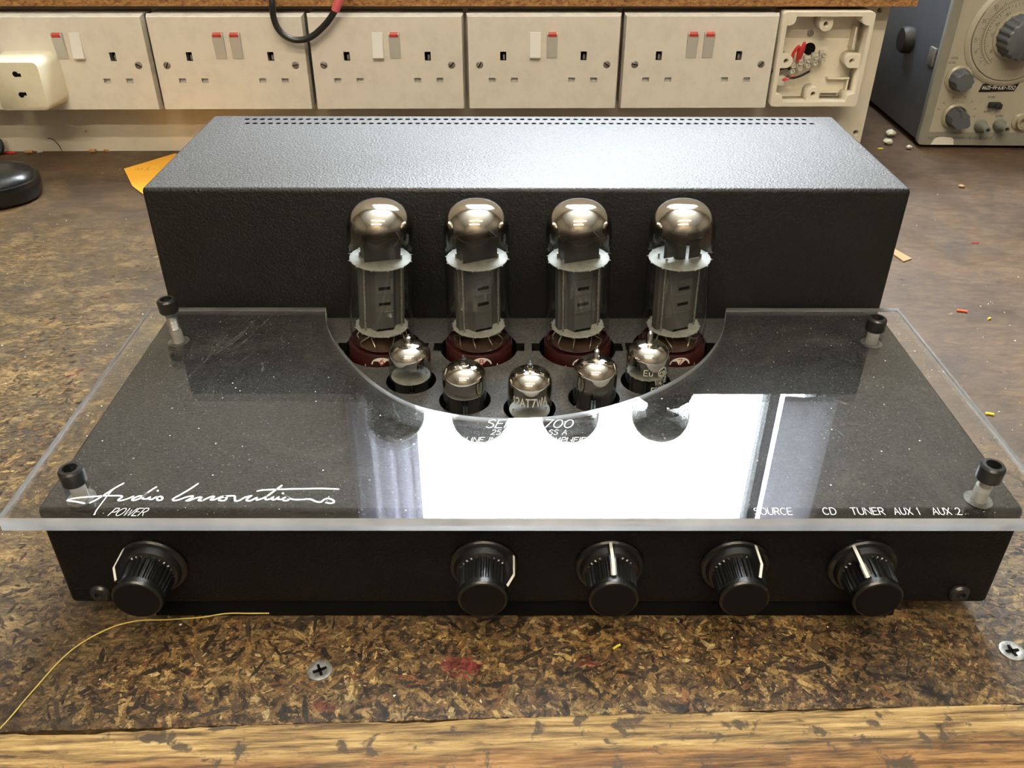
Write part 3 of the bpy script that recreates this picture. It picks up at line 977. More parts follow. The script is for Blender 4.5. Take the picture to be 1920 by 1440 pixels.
SIG = [[(-175.5, -5.7), (-178.8, -4.8), (-181.7, -4.3), (-182.8, -3.9), (-181.4, -3.0), (-178.1, -2.2), (-173.0, -1.6), (-169.1, -1.2), (-165.0, -1.1), (-162.8, -1.3), (-162.1, -2.0), (-162.9, -3.4), (-162.5, -4.1), (-161.0, -3.8), (-159.3, -2.8), (-157.8, -1.5)], [(-173.3, -5.4), (-171.3, -3.1), (-169.4, -0.3), (-167.2, 3.3), (-164.7, 6.5)], [(-167.5, 2.3), (-168.2, -1.1), (-168.8, -6.5), (-169.1, -10.0), (-168.9, -12.1)], [(-154.5, -1.3), (-155.9, -1.5), (-157.4, -3.0), (-157.3, -3.8), (-156.0, -3.7), (-154.2, -2.0), (-152.7, 1.2), (-150.7, 4.2)], [(-153.1, 0.7), (-153.9, -1.8), (-153.4, -3.0), (-152.1, -3.1), (-151.1, -2.1), (-151.0, -3.1), (-149.7, -3.3), (-148.9, -2.1), (-148.1, -2.1), (-147.9, -3.1), (-147.1, -3.9), (-146.0, -3.6), (-146.0, -2.4), (-147.1, -1.6), (-148.1, -2.1)], [(-149.4, 2.1), (-149.2, 1.7)], [(-134.6, 6.3), (-137.0, 2.6), (-140.0, -1.1), (-141.5, -2.9), (-141.0, -4.0), (-139.2, -3.6), (-136.8, -2.0), (-134.8, -1.3), (-134.2, -1.8), (-135.2, -3.3), (-136.0, -4.1), (-134.8, -4.0), (-133.0, -2.7), (-131.3, -2.0), (-130.6, -2.4), (-131.3, -3.6), (-130.9, -4.1), (-129.6, -4.1)], [(-129.6, -4.0), (-128.3, -2.7), (-126.5, -1.5), (-125.8, -2.0), (-126.6, -3.5), (-125.4, -3.6), (-123.9, -2.5), (-122.6, -1.6), (-121.2, -1.6), (-123.1, -2.5), (-123.1, -3.9), (-121.1, -4.0), (-120.6, -2.5), (-121.8, -1.5), (-120.1, -1.3), (-117.9, -1.3), (-117.2, -3.3), (-116.6, -4.3), (-115.0, -3.8), (-113.6, -2.2), (-111.3, -1.2), (-112.3, -2.8), (-112.3, -4.0), (-110.8, -4.1), (-108.9, -2.4), (-108.4, -3.7), (-106.6, -2.8), (-104.9, -1.3)], [(-100.6, 5.2), (-102.7, 1.9), (-104.7, -1.1), (-105.4, -2.5), (-104.7, -3.5), (-103.3, -3.0), (-102.4, -2.0), (-102.5, -3.3), (-101.5, -3.5), (-100.3, -2.1), (-100.4, -3.1), (-99.0, -3.3), (-98.4, -3.0)], [(-99.1, 0.5), (-98.9, 0.1)], [(-97.1, -1.9), (-98.4, -2.8), (-97.8, -3.9), (-96.3, -4.0), (-95.9, -2.9), (-97.1, -1.9), (-94.7, -3.2), (-92.0, -3.5), (-88.5, -3.1), (-87.0, -3.4), (-84.7, -4.7), (-83.0, -4.9), (-82.0, -3.4), (-80.3, -2.8), (-78.3, -3.9), (-77.9, -5.1), (-79.2, -5.6), (-80.9, -5.2)], [(-109.5, 1.7), (-107.6, 2.3), (-102.9, 2.7), (-92.7, 3.1), (-83.8, 3.3), (-77.4, 2.9)]]
sig = [[(p.x, p.y) for p in smooth_pts([(x, y, 0) for x, y in st], 4)] for st in SIG]
TZ = PT + 0.04
ribbons('signature_lettering', sig, 0.82, M['print_white'], plate, loc=(0, 0, TZ), taper=lambda si, t: (0.55 if si == 2 else 1.0))
for s_, x, y, wd, ht, sh, th in (('POWER', -163.5, -12.9, 13.4, 4.3, 0.35, 0.27), ('SERIES 700', -19.6, 44.8, 38.0, 6.0, 0.3, 0.5),
        ('25 WATT CLASS A', -17.1, 39.7, 33.0, 3.5, 0.25, 0.30), ('LINE INTEGRATED AMPLIFIER', -28, 34.2, 54, 3.5, 0.25, 0.30),
        ('SOURCE', 85.9, -12.2, 14.6, 3.9, 0.1, 0.30), ('CD', 112.7, -12.1, 5.0, 3.9, 0.08, 0.30), ('TUNER', 123.6, -12.1, 12.8, 3.9, 0.08, 0.30),
        ('AUX 1', 140.3, -12.1, 9.8, 3.9, 0.08, 0.30), ('AUX 2', 155.2, -12.1, 11.0, 3.9, 0.08, 0.30)):
    ribbons('lettering', text_strokes(s_, wd, ht, shear=sh), th, M['print_white'], plate, loc=(x, y, TZ))

# scratches and dust lying on the plate
def in_cut(x, y):
    return (abs(x) < 112 and y > 157) or ((x / 113) ** 2 + ((y - 158) / 107) ** 2 < 1)
sc = []
for (x0, y0, ang, L, n) in ((-165, 143, 1.25, 14, 6), (-152, 140, 1.35, 18, 6), (-140, 143, 1.3, 16, 3), (-160, 112, 1.2, 22, 9), (-150, 118, 1.3, 34, 3), (-128, 138, 1.05, 34, 1), (-172, 70, 1.3, 26, 2)):
    for k in range(n):
        x = x0 + random.uniform(-7, 7); y = y0 + random.uniform(-6, 6); l = L * random.uniform(0.5, 1); a = ang + random.uniform(-0.06, 0.06)
        sc.append([(x, y), (x + math.cos(a) * l * 0.5 + random.uniform(-.3, .3), y + math.sin(a) * l * 0.5), (x + math.cos(a) * l, y + math.sin(a) * l)])
for k in range(46):
    x = random.uniform(-195, 195); y = random.uniform(-10, 140)
    if in_cut(x, y): continue
    a = random.uniform(0.6, 2.6); l = random.uniform(4, 18)
    sc.append([(x, y), (x + math.cos(a) * l / 2 + random.uniform(-1.5, 1.5), y + math.sin(a) * l / 2), (x + math.cos(a) * l, y + math.sin(a) * l)])
sc = [s_ for s_ in sc if all(-200 < p[0] < 200 and -13 < p[1] < 155 and not in_cut(*p) for p in s_)]
M['scratch'] = None
def scratch_mat():
    mt, nt, b, out = mat('fine_scratch')
    b.inputs['Base Color'].default_value = (0.5, 0.5, 0.47, 1)
    b.inputs['Roughness'].default_value = 0.5
    v = coords(nt)
    a = ramp(nt, noise(nt, v, 500, 3), [(0.35, 0.10), (0.7, 0.55)])
    nt.links.new(a, b.inputs['Alpha'])
    return mt
M['scratch'] = scratch_mat()
o = ribbons('scratches', sc, 0.14, M['scratch'], plate, loc=(0, 0, PT + 0.02)); o['kind'] = 'stuff'
bm = bmesh.new()
for k in range(3200):
    x = random.uniform(-203, 203); y = random.uniform(-13, 155)
    if in_cut(x, y): continue
    r = random.choice([0.10, 0.13, 0.16, 0.2]) if k % 25 else random.uniform(0.3, 0.5)
    a = random.uniform(0, 6)
    vs = [bm.verts.new((x + r * random.uniform(.6, 1.2) * math.cos(a + q * 1.57), y + r * random.uniform(.6, 1.2) * math.sin(a + q * 1.57), random.uniform(0, 0.1))) for q in range(4)]
    bm.faces.new(vs)
o = obj('dust_specks', bm, M['sticker'], plate, (0, 0, PT + 0.03), smooth=False); o['kind'] = 'stuff'

# ------------------------------------------------------------------ valves
def disc_outline(r, teeth, depth, n=48, sx=1, sy=1):
    out = []
    for i in range(n):
        a = 2 * PI * i / n
        rr = r + (depth if teeth and (i * teeth) % n < 1 else 0)
        out.append((rr * math.cos(a) * sx, rr * math.sin(a) * sy))
    return out

def power_tube(x, y, leanx, spin, label, digit, support):
    t = empty('power_tube', (x, y, 62.0)); t.rotation_euler = (0, leanx, 0)
    tag(t, label, 'vacuum tube', 'four tall power tubes in front of the rear cover')
    # local z: 0 at the deck, apex 80.6
    bm = bmesh.new()
    lathe(bm, [(0, -14), (17.0, -14), (17.7, -12), (17.7, 3.0), (17.3, 3.8), (16.9, 3.8), (16.7, 2.0), (0, 2.0)], 48)
    obj('base_collar', bm, M['maroon'], t)
    bm = bmesh.new()
    prof = [(15.6, 3.2), (16.3, 6), (16.5, 14), (16.2, 30), (16.1, 50), (16.3, 62), (16.3, 66)]
    for k in range(1, 13):
        a = k / 12 * PI / 2
        prof.append((16.3 * math.cos(a) ** 0.72 if k < 12 else 0, 66 + 14.6 * math.sin(a)))
    lathe(bm, prof, 56)
    obj('glass_envelope', bm, M['glass'], t, angle=80)
    bm = bmesh.new()
    prof = [(15.8, 55), (15.9, 60), (16.05, 63), (16.0, 66)]
    for k in range(1, 13):
        a = k / 12 * PI / 2
        prof.append((16.0 * math.cos(a) ** 0.72 if k < 12 else 0, 66 + 14.3 * math.sin(a)))
    lathe(bm, prof, 56)
    obj('getter_mirror', bm, M['getter_big'], t, angle=80)
    g = empty('electrode_stack', (0, 0, 0), (0, 0, spin)); g.parent = t
    for z, r, nm in ((50.6, 15.4, 'mica_disc'), (12.2, 13.6, 'mica_disc')):
        hole = [rect(-7.5, -6.5, -1, 1), rect(6.5, 7.5, -1, 1)]
        link(nm, sheet_mesh(nm, [disc_outline(r, 12, 0.9, 144)] + hole, 0.5), M['mica'], g, (0, 0, z))
    bm = bmesh.new()
    # anode: boxy flat-fronted sleeve with side wings
    pr = [(-11.6, -2.2), (-7.0, -2.6), (-4.6, -7.2), (4.6, -7.2), (7.0, -2.6), (11.6, -2.2), (11.6, 2.2), (7.0, 2.6), (4.4, 6.6), (-4.4, 6.6), (-7.0, 2.6), (-11.6, 2.2)]
    frustum(bm, [(a, b_, 12.8) for a, b_ in pr], [(a, b_, 50.4) for a, b_ in pr])
    obj('anode', bm, M['anode'], g, smooth=False)
    bm = bmesh.new()
    for z in (23.8, 34.0):
        box(bm, -4.6, 4.6, -7.6, -7.15, z - 0.4, z)
        box(bm, -4.6, 4.6, -7.6, -7.15, z + 8.2, z + 8.6) if z > 30 else None
    obj('anode_rib', bm, M['anode'], g, smooth=False)
    bm = bmesh.new()
    for z in (28.4, 37.2):
        box(bm, -3.0, 3.0, -7.4, -7.1, z - 0.8, z + 0.8)
    box(bm, -4.3, 4.3, -7.4, -7.1, 12.9, 14.0)
    obj('anode_slot', bm, M['dark'], g, smooth=False)
    bm = bmesh.new()
    for a, b_ in ((-9.6, -4.0), (9.6, -4.0), (-9.6, 4.0), (9.6, 4.0), (0, 8.6)):
        tube(bm, [(a, b_, 11), (a, b_, 53.4 if abs(a) > 1 else 49)], 0.55, 8)
    obj('support_rod', bm, M['dull_steel'], g)
    bm = bmesh.new()
    if support == 0:
        box(bm, -9.2, 9.2, -4.4, -4.0, 51.3, 62.5); box(bm, -9.2, 9.2, 4.0, 4.4, 51.3, 62.5)
        box(bm, -9.2, -8.8, -4.2, 4.2, 51.3, 62.5); box(bm, 8.8, 9.2, -4.2, 4.2, 51.3, 62.5)
    else:
        box(bm, -10, -3.0, -2, -1.6, 53, 63); box(bm, 3.2, 9.6, -3.6, -3.2, 51.3, 61.5)
        tube(bm, [(0, 0, 51), (0, 0, 63)], 3.0, 16)
    obj('getter_support', bm, M['anode_dark'], g, smooth=False)
    bm = bmesh.new()
    lathe(bm, [(13.5, 3.4), (9, 6), (6.5, 9), (4, 10.4), (0, 10.6)], 24)
    obj('glass_stem', bm, M['amber'], t)
    bm = bmesh.new()
    for k in range(9):
        a = 2 * PI * k / 9 + spin
        b2 = a + random.uniform(-0.5, 0.5)
        tube(bm, smooth_pts([(12.5 * math.cos(a), 12.5 * math.sin(a), 3.6), (13 * math.cos(a), 13 * math.sin(a), 6.2), (10 * math.cos(b2), 10 * math.sin(b2), 9.5), (8 * math.cos(b2), 8 * math.sin(b2), 12.4)], 4), 0.32, 6)
    obj('lead_wire', bm, M['wire'], t)
    # half-round paper sticker on the collar front, with the matching number
    R = 17.76
    off = spin * 0 + 0.10
    fn = lambda a_, z_: (R * math.sin(a_ / R + off), -R * math.cos(a_ / R + off), z_)
    bm = bmesh.new()
    pts = [(-9, -3.6), (9, -3.6), (9, -2.2), (6.0, -1.6)] + arc(0, -1.6, 5.4, 4.4, 0, 180, 14) + [(-6.0, -1.6), (-9, -2.2)]
    c0 = bm.verts.new(fn(0, -1.6))
    ring = [bm.verts.new(fn(*p)) for p in pts]
    for i in range(len(ring)): bm.faces.new((c0, ring[i], ring[(i + 1) % len(ring)]))
    st = obj('sticker', bm, M['sticker'], t)
    if digit:
        R2 = 17.84
        f2 = lambda a_, z_: (R2 * math.sin(a_ / R2 + off), -R2 * math.cos(a_ / R2 + off), z_)
        q = ribbons('sticker_number', [[(p[0] - 1.1, p[1] - 1.2) for p in s_] for s_ in text_strokes(digit, 2.2, 3.0)], 0.5, M['red_ink'], st, fn=f2)
    return t
LX = [0.060, -0.002, -0.030, -0.022]
power_tube(BIG[0][0], BIG[0][1], LX[0], 0.36, 'tall glass power tube with a silvered dome, leftmost of four, sticker number 6', '6', 0)
power_tube(BIG[1][0], BIG[1][1], LX[1], 0.42, 'tall glass power tube with a silvered dome, second from the left, sticker number 8', '8', 0)
power_tube(BIG[2][0], BIG[2][1], LX[2], 0.30, 'tall glass power tube with a silvered dome, third from the left, half-hidden sticker', None, 0)
power_tube(BIG[3][0], BIG[3][1], LX[3], 0.34, 'tall glass power tube with a silvered dome, rightmost of four, sticker number 7', '7', 1)

def signal_tube(x, y, ztip, zsh, gm, label, text=None, style=0, spin=0.0, mica_z=8.0, tip='silver'):
    """small nine-pin valve; local z 0 at the deck"""
    t = empty('signal_tube', (x, y, ZD))
    tag(t, label, 'vacuum tube', 'five small signal tubes along the curved cut-out')
    R = 10.5
    sh = zsh - ZD            # shoulder height
    top = sh + 6.6
    tipz = ztip - ZD
    def profile(rr, z0, dz=0.0):
        pr = [(rr, z0), (rr, sh)]
        for k in range(1, 10):
            a = k / 9 * PI / 2
            pr.append((max(rr * math.cos(a) ** 0.8, 1.75) if k < 9 else 1.75, sh + (top - sh - dz) * math.sin(a)))
        return pr
    pr = profile(R, -28)
    pr = [(0, -28)] + pr + [(1.5, top + 1.2), (1.6, top + (tipz - top) * 0.5), (1.2, top + (tipz - top) * 0.85), (0, tipz)]
    obj('glass_envelope', lathe(bmesh.new(), pr, 44), M['glass'], t, angle=80)
    pr = profile(R - 0.25, {0: 4.0, 1: -1.0}[gm], 0.25) + [(1.3, top + 0.6), (1.3, top + 1.6), (0, top + 1.8)]
    obj('getter_mirror', lathe(bmesh.new(), pr, 44), M['getter_a' if gm == 0 else 'getter_b'], t, angle=80)
    bm = bmesh.new()
    lathe(bm, [(0, top + 1.4), (1.15, top + 1.6), (1.2, top + (tipz - top) * 0.6), (0, top + (tipz - top) * 0.75)], 12)
    obj('tip_fill', bm, M['black_matt'] if tip == 'dark' else M['steel'], t)
    g = empty('electrode_stack', (0, 0, 0), (0, 0, spin)); g.parent = t
    ol = disc_outline(9.7, 18, 0.55, 72) if style == 1 else disc_outline(9.8, 0, 0, 48)
    link('mica_disc', sheet_mesh('mica_disc', [ol], 0.4), M['mica'], g, (0, 0, mica_z))
    link('mica_disc', sheet_mesh('mica_disc', [ol], 0.4), M['mica'], g, (0, 0, mica_z - 17))
    bm = bmesh.new()
    for s in (-1, 1):
        pr = rrect(s * 4.3 - 3.1, s * 4.3 + 3.1, -3.8, 3.8, 1.3, 4)
        frustum(bm, [(a, b_, mica_z - 16.6) for a, b_ in pr], [(a, b_, mica_z - 0.1) for a, b_ in pr])
        box(bm, s * 4.3 - 0.5, s * 4.3 + 0.5, -5.0, 5.0, mica_z - 16, mica_z - 0.6)
    obj('anode', bm, M['anode_dark'], g)
    bm = bmesh.new()
    for s in (-1, 1):
        tube(bm, [(s * 7.9, 0, mica_z - 18), (s * 7.9, 0, mica_z + 1.4)], 0.4, 8)
    tube(bm, [(0, 0, mica_z - 18), (0, 0, mica_z + 5)], 0.35, 8)
    lathe(bm, [(2.6, mica_z + 4.6), (3.2, mica_z + 5.0), (2.6, mica_z + 5.4)], 20)
    obj('support_rod', bm, M['wire'], g)
    RR = R + 0.05
    if text:
        for s_, wd, ht, z0, a0 in text:
            off = a0
            fn = lambda a_, z_, off=off, z0=z0: (RR * math.sin(a_ / RR + off), -RR * math.cos(a_ / RR + off), z_ + z0)
            ribbons('printed_lettering', [[(p[0] - wd / 2, p[1]) for p in k] for k in text_strokes(s_, wd, ht)], 0.42 if ht < 3.2 else 0.55, M['print_tube'], t, fn=fn)
    return t
signal_tube(*SMALL[0], 87.4, 76.0, 0, 'small glass tube with a silvered dome at the left end of the curved row', None, 0, 0.2, 3.0)
signal_tube(*SMALL[1], 86.0, 74.5, 1, 'small glass tube with a brownish silvered dome, second from the left', None, 0, 0.0, 6.0, 'dark')
signal_tube(*SMALL[2], 87.2, 76.0, 1, 'small glass tube lettered 12AT7WA in the middle of the row', [('12AT7WA', 17.4, 4.2, 7.6, 0.0)], 0, 0.1, -1.0, 'dark')
signal_tube(*SMALL[3], 90.2, 76.6, 1, 'small glass tube with a long clear tip and toothed mica, second from the right', None, 1, -0.1, 8.5)
signal_tube(*SMALL[4], 92.2, 76.6, 0, 'small glass tube printed Euro in a cog, right end of the curved row',
            [('Eu', 4.2, 3.0, 9.6, -0.10), ('ro', 2.4, 2.0, 9.9, 0.62), ('VALVE', 7.4, 2.6, 3.8, 0.62), ('ECC83', 8.0, 2.8, -0.2, 0.5)], 1, 0.15, 6.0)
# cog ring round the "ro"
e5 = [o for o in COL.objects if o.name.startswith('signal_tube')][-1]
RR = 10.55
fn = lambda a_, z_: (RR * math.sin(a_ / RR + 0.62), -RR * math.cos(a_ / RR + 0.62), z_ + 10.9)
cog = [arc(0, 0, 2.2, 2.2, 0, 360, 28)] + [[(2.3 * math.cos(k * PI / 10), 2.3 * math.sin(k * PI / 10)), (2.9 * math.cos(k * PI / 10), 2.9 * math.sin(k * PI / 10))] for k in range(20)]
ribbons('cog_emblem', cog, 0.28, M['print_tube'], e5, fn=fn)

# ------------------------------------------------------------------ socket board
WY = 0.0159
def wp(a, y, z):            # along the sockets, depth behind their face, height
    return (-49.1 + a * math.cos(WY) - y * math.sin(WY), 614.7 + a * math.sin(WY) + y * math.cos(WY), z)
P_ = 151.84
Z0 = 53.96
RIMC = 0
bd = empty('socket_board', wp(0, 36, 0), (0, 0, WY))
tag(bd, 'cream painted board standing at the back of the bench and carrying the sockets', 'board')
me = sheet_mesh('board_panel', [rect(-900, 418, 0.2, 146.5)] + [circle(a, z, r, 20) for a, z, r in ((408, 139, 2.6), (411, 17, 3.0), (-405, 21, 1.4))], 18, upright=True)
link('board_panel', me, M['board'], bd)
obj('screw_hole', box(bmesh.new(), 404, 416, 17.5, 19, 10, 144), M['dark'], bd, smooth=False)
bm = bmesh.new()
st = [[(-436, 0.5), (-437, 6), (-440, 11), (-443, 13.5), (-447, 14)], [(-436, 0.5), (-437.4, 6), (-440.4, 11), (-442.5, 13)]]
ribbons('crack', [[(p.x, p.y) for p in smooth_pts([(a, b_, 0) for a, b_ in s_], 3)] for s_ in st], 0.9, M['print_dark'], bd, fn=lambda x, y: (x, -0.06, y))

def double_socket(k, states, label):
    t = empty('double_socket', wp((k - 2) * P_ + 0.0, 0, Z0), (0, 0, WY))
    # local: x 0..146 face, z 0..86, y 0 face plane
    t.location = [c * S for c in wp((k - 3) * P_, 0, Z0)]
    tag(t, label, 'socket', 'white double mains sockets along the board')
    holes = []
    for cx in (33.8, 112.2):
        holes.append(rect(cx - 3.0, cx + 3.0, 46.0, 54.4))
        for dx in (-11, 11): holes.append(rect(cx + dx - 3.4, cx + dx + 3.4, 25.4, 29.8))
    outline = rrect(0, 146, 0, 86, 0.8, 3)
    link('faceplate', sheet_mesh('faceplate', [outline] + holes, 1.6, upright=True), M['faceplate'], t)
    bm = bmesh.new()
    frustum(bm, [(0, 0.1, 0), (146, 0.1, 0), (146, 0.1, 86), (0, 0.1, 86)], [(-1.6, 7.5, -1.8), (147.6, 7.5, -1.8), (147.6, 7.5, 88.2), (-1.6, 7.5, 88.2)], cap_a=False, cap_b=False)
    obj('plate_rim', bm, M['rim'], t, smooth=False)
    bm = bmesh.new()
    for cx in (33.8, 112.2):
        for dx in (-11, 11): box(bm, cx + dx - 4, cx + dx + 4, 3.6, 4.4, 25, 30.4)
    obj('pin_shutter', bm, M['rocker'], t, smooth=False)
    bm = bmesh.new()
    for cx in (33.8, 112.2): box(bm, cx - 3, cx + 3, 7.6, 8.4, 45, 56)
    obj('earth_recess', bm, M['dark'], t, smooth=False)
    for cx in (33.8, 112.2):
        obj('earth_contact', box(bmesh.new(), cx - 0.2, cx + 1.8, 3.5, 7.4, 46.4, 51), M['dull_steel'], t, smooth=False)
    bm = bmesh.new()
    box(bm, 0, 146, 8.6, 35.6, -0.5, 87)
    obj('back_box', bm, M['backbox'], t, smooth=False)
    for cx in (10.8, 135.2):
        bm = bmesh.new()
        lathe(bm, [(3.5, -0.3), (3.5, 0.25), (2.8, 0.55), (0, 0.65)], 24, cx, 0, 42.2, 'y')
        sc_ = obj('screw', bm, M['dull_steel'], t)
        a = random.uniform(0, 3)
        pts = [(cx + p[0] * math.cos(a) - p[1] * math.sin(a), 42.2 + p[0] * math.sin(a) + p[1] * math.cos(a)) for p in rect(-3, 3, -0.45, 0.45)]
        frustum(bm := bmesh.new(), [(p[0], -0.2, p[1]) for p in pts], [(p[0], -0.72, p[1]) for p in pts])
        obj('screw_slot', bm, M['dark'], sc_, smooth=False)
    for cx, on in zip((64.9, 81.0), states):
        w_ = 5.1
        bm = bmesh.new()
        if on:      # top pushed out, showing the red flash
            frustum(bm, [(cx - w_, -4.2, 71.0), (cx - w_, -0.6, 48.4), (cx - w_, 1, 48.4), (cx - w_, 1, 72.4), (cx - w_, -3.6, 72.4)],
                    [(cx + w_, -4.2, 71.0), (cx + w_, -0.6, 48.4), (cx + w_, 1, 48.4), (cx + w_, 1, 72.4), (cx + w_, -3.6, 72.4)])
        else:
            frustum(bm, [(cx - w_, -0.6, 72.2), (cx - w_, -4.2, 49.6), (cx - w_, -3.4, 48.4), (cx - w_, 1, 48.4), (cx - w_, 1, 72.2)],
                    [(cx + w_, -0.6, 72.2), (cx + w_, -4.2, 49.6), (cx + w_, -3.4, 48.4), (cx + w_, 1, 48.4), (cx + w_, 1, 72.2)])
        r_ = obj('rocker_switch', bm, M['rocker_shaded'] if on else M['rocker'], t, smooth=False)
        if on:
            bm = bmesh.new()
            frustum(bm, [(cx - w_ + 1, -3.55, 72.5), (cx + w_ - 1, -3.55, 72.5), (cx + w_ - 1, -4.28, 71.0), (cx - w_ + 1, -4.28, 71.0)],
                    [(cx - w_ + 1, -0.4, 72.5), (cx + w_ - 1, -0.4, 72.5), (cx + w_ - 1, -4.1, 68.6), (cx - w_ + 1, -4.1, 68.6)])
            obj('red_flash', bm, M['red_paint'], r_, smooth=False)
    return t
double_socket(-1, (1, 0), 'white double mains socket cut off at the left edge of the picture')
double_socket(0, (1, 0), 'white double mains socket with the ivory adapter plugged in its left outlet')
double_socket(1, (1, 1), 'white double mains socket, both rockers red-topped, second from the left under the hanging cable')
double_socket(2, (0, 1), 'white double mains socket, right rocker red-topped, just right of the cable loop')
double_socket(3, (0, 1), 'white double mains socket, right rocker red-topped, behind the middle of the rear cover')
double_socket(4, (1, 1), 'white double mains socket with dark finger marks, beside the open junction box')

# travel adapter
ad = empty('travel_adapter', wp(-3 * P_ + 33.5, 0, Z0 + 33), (0, 0, WY))
tag(ad, 'ivory two-hole plug adapter pushed into the leftmost socket', 'adapter')
bm = bmesh.new()
fr = rrect(-24, 22, -24.5, 20.5, 5, 5); bk = rrect(-30, 27, -26.5, 23, 10, 5); mid = rrect(-28.5, 25, -26.5, 22.5, 9, 5)
L = [[(a * 0.97, -35.0, b_ * 0.97) for a, b_ in fr], [(a, -33.5, b_) for a, b_ in fr], [(a, -15, b_) for a, b_ in mid], [(a, 0.2, b_) for a, b_ in bk]]
rings = [[bm.verts.new(p) for p in r_] for r_ in L]
for A, B in zip(rings, rings[1:]):
    n = len(A)
    for i in range(n): bm.faces.new((A[i], A[(i + 1) % n], B[(i + 1) % n], B[i]))
bm.faces.new(rings[0]); bm.faces.new(rings[-1])
obj('adapter_body', bm, M['adapter'], ad, angle=60)
for z, s in ((9.5, 1), (-9.5, -1)):
    bm = bmesh.new()
    pts = arc(-1, z, 2.6, 2.6, 0, 360, 16)[:-1]
    frustum(bm, [(a, -34.2, b_) for a, b_ in pts], [(a, -35.12, b_) for a, b_ in pts])
    box(bm, -1, 4, -35.1, -34.2, z - s * 0 - 1.8 * (1 + s) / 2 - 0.6, z + 1.8 * (1 - s) / 2 + 0.6)
    obj('pin_hole', bm, M['dark'], ad, smooth=False)

# open junction box
jb = empty('junction_box', wp(2 * P_ - 0.5, 0, Z0), (0, 0, WY))
tag(jb, 'open ivory square junction box with red and black wires, right of the sockets', 'junction box')
outer = rrect(0, 88, 0.5, 89.5, 3, 4)
inner = []
for cx, cz, sx_, sz_ in ((4, 4.5, 1, 1), (84, 4.5, -1, 1), (84, 85.5, -1, -1), (4, 85.5, 1, -1)):
    pts = [(cx, cz + 8 * sz_), (cx + 3 * sx_, cz + 8 * sz_), (cx + 6.5 * sx_, cz + 6.5 * sz_), (cx + 8 * sx_, cz + 3 * sz_), (cx + 8 * sx_, cz)]
    if sx_ * sz_ < 0: pts = pts[::-1]
    inner += pts
link('box_wall', sheet_mesh('box_wall', [outer, inner], 27, upright=True), M['jbox'], jb, (0, 2, 0))
obj('box_back', box(bmesh.new(), 1, 87, 26, 35.5, 1.5, 88.5), M['jbox'], jb, smooth=False)
def lug(cx, cz, dx, dz):
    ol = [(cx + p[0], cz + p[1]) for p in arc(0, 0, 6.5, 6.5, math.degrees(math.atan2(dz, dx)) + 90, math.degrees(math.atan2(dz, dx)) + 270, 12)]
    ol += [(ol[-1][0] + dx * 9, ol[-1][1] + dz * 9), (ol[0][0] + dx * 9, ol[0][1] + dz * 9)]
    o = link('screw_lug', sheet_mesh('screw_lug', [ol, circle(cx, cz, 2.6, 16)], 17.5, upright=True), M['jbox'], jb, (0, 8, 0))
    bm = bmesh.new(); lathe(bm, [(0, 0), (2.6, 0)], 16, cx, 16, cz, 'y')
    obj('lug_hole', bm, M['dark'], o)
lug(44, 77.5, 0, 1); lug(44, 11, 0, -1); lug(76.5, 43, 1, 0); lug(11, 43, -1, 0)
for cx, cz, r in ((36, 66, 3.4), (50, 69, 2.6)):
    bm = bmesh.new(); lathe(bm, [(r, 0), (r, 0.8), (r * .6, 1.2), (0, 0.6)], 20, cx, 26, cz, 'y')
    obj('screw' if cx < 40 else 'knockout', bm, M['dull_steel'] if cx < 40 else M['jbox'], jb)
bm = bmesh.new(); lathe(bm, [(0, 0), (6.0, 0)], 20, 38, 25.9, 51, 'y')
obj('cable_hole', bm, M['dark'], jb)
for b_ in ((76, 77.6, 14, 26, 54, 74), (60, 82, 19, 26, 23, 24.6), (80, 81.6, 19, 26, 10, 24), (52, 74, 21, 26, 9, 10.6)):
    obj('inner_rib', box(bmesh.new(), *b_), M['jbox'], jb, smooth=False)
M['clear_block'] = plain('cloudy_terminal_plastic', (0.55, 0.52, 0.44), 0.3)
M['red_wire'] = plain('red_wire_insulation', (0.55, 0.035, 0.035), 0.35)
M['black_wire'] = plain('black_wire_insulation', (0.012, 0.012, 0.012), 0.35)
M['grey_wire'] = plain('bare_copper', (0.35, 0.15, 0.06), 0.35, 1.0)
bm = bmesh.new()
for i in range(5):
    x = 17 + i * 7.2; z = 30 + i * 2.6
    box(bm, x, x + 6.0, 14, 22, z, z + 11, 1.4)
    lathe(bm, [(2.3, 0), (2.3, 3.5), (1.4, 3.5), (1.4, 2), (0, 2)], 14, x + 3, 14, z + 8, 'y')
    lathe(bm, [(2.3, 0), (2.3, 3.5), (1.4, 3.5), (1.4, 2), (0, 2)], 14, x + 3, 14, z + 2.6, 'y')
obj('terminal_strip', bm, M['clear_block'], jb)
bm = bmesh.new()
box(bm, 2, 14, 12, 20, 18, 28, 1.4)
obj('terminal_strip', bm, M['clear_block'], jb)
bm = bmesh.new(); tube(bm, smooth_pts([(18, 14, 40), (17, 9, 50), (21, 8, 57), (23, 12, 47), (24, 14, 42)], 6), 1.6, 10)
tube(bm, smooth_pts([(24, 15, 42), (24, 9, 52), (26, 8, 60), (27, 12, 52), (26, 15, 44)], 6), 1.6, 10)
obj('red_wire_loop', bm, M['red_wire'], jb)
bm = bmesh.new(); tube(bm, smooth_pts([(10, 14, 24), (16, 11, 25.5), (22, 12, 28)], 6), 1.3, 8)
obj('red_wire', bm, M['red_wire'], jb)
bm = bmesh.new(); tube(bm, smooth_pts([(-2, 12, 33), (6, 11, 35), (14, 13, 36), (18, 15, 34)], 6), 1.5, 8)
tube(bm, smooth_pts([(15, 12, 29), (20, 10, 26.5), (28, 11, 28), (38, 14, 32)], 6), 1.2, 8)
obj('black_wire', bm, M['black_wire'], jb)

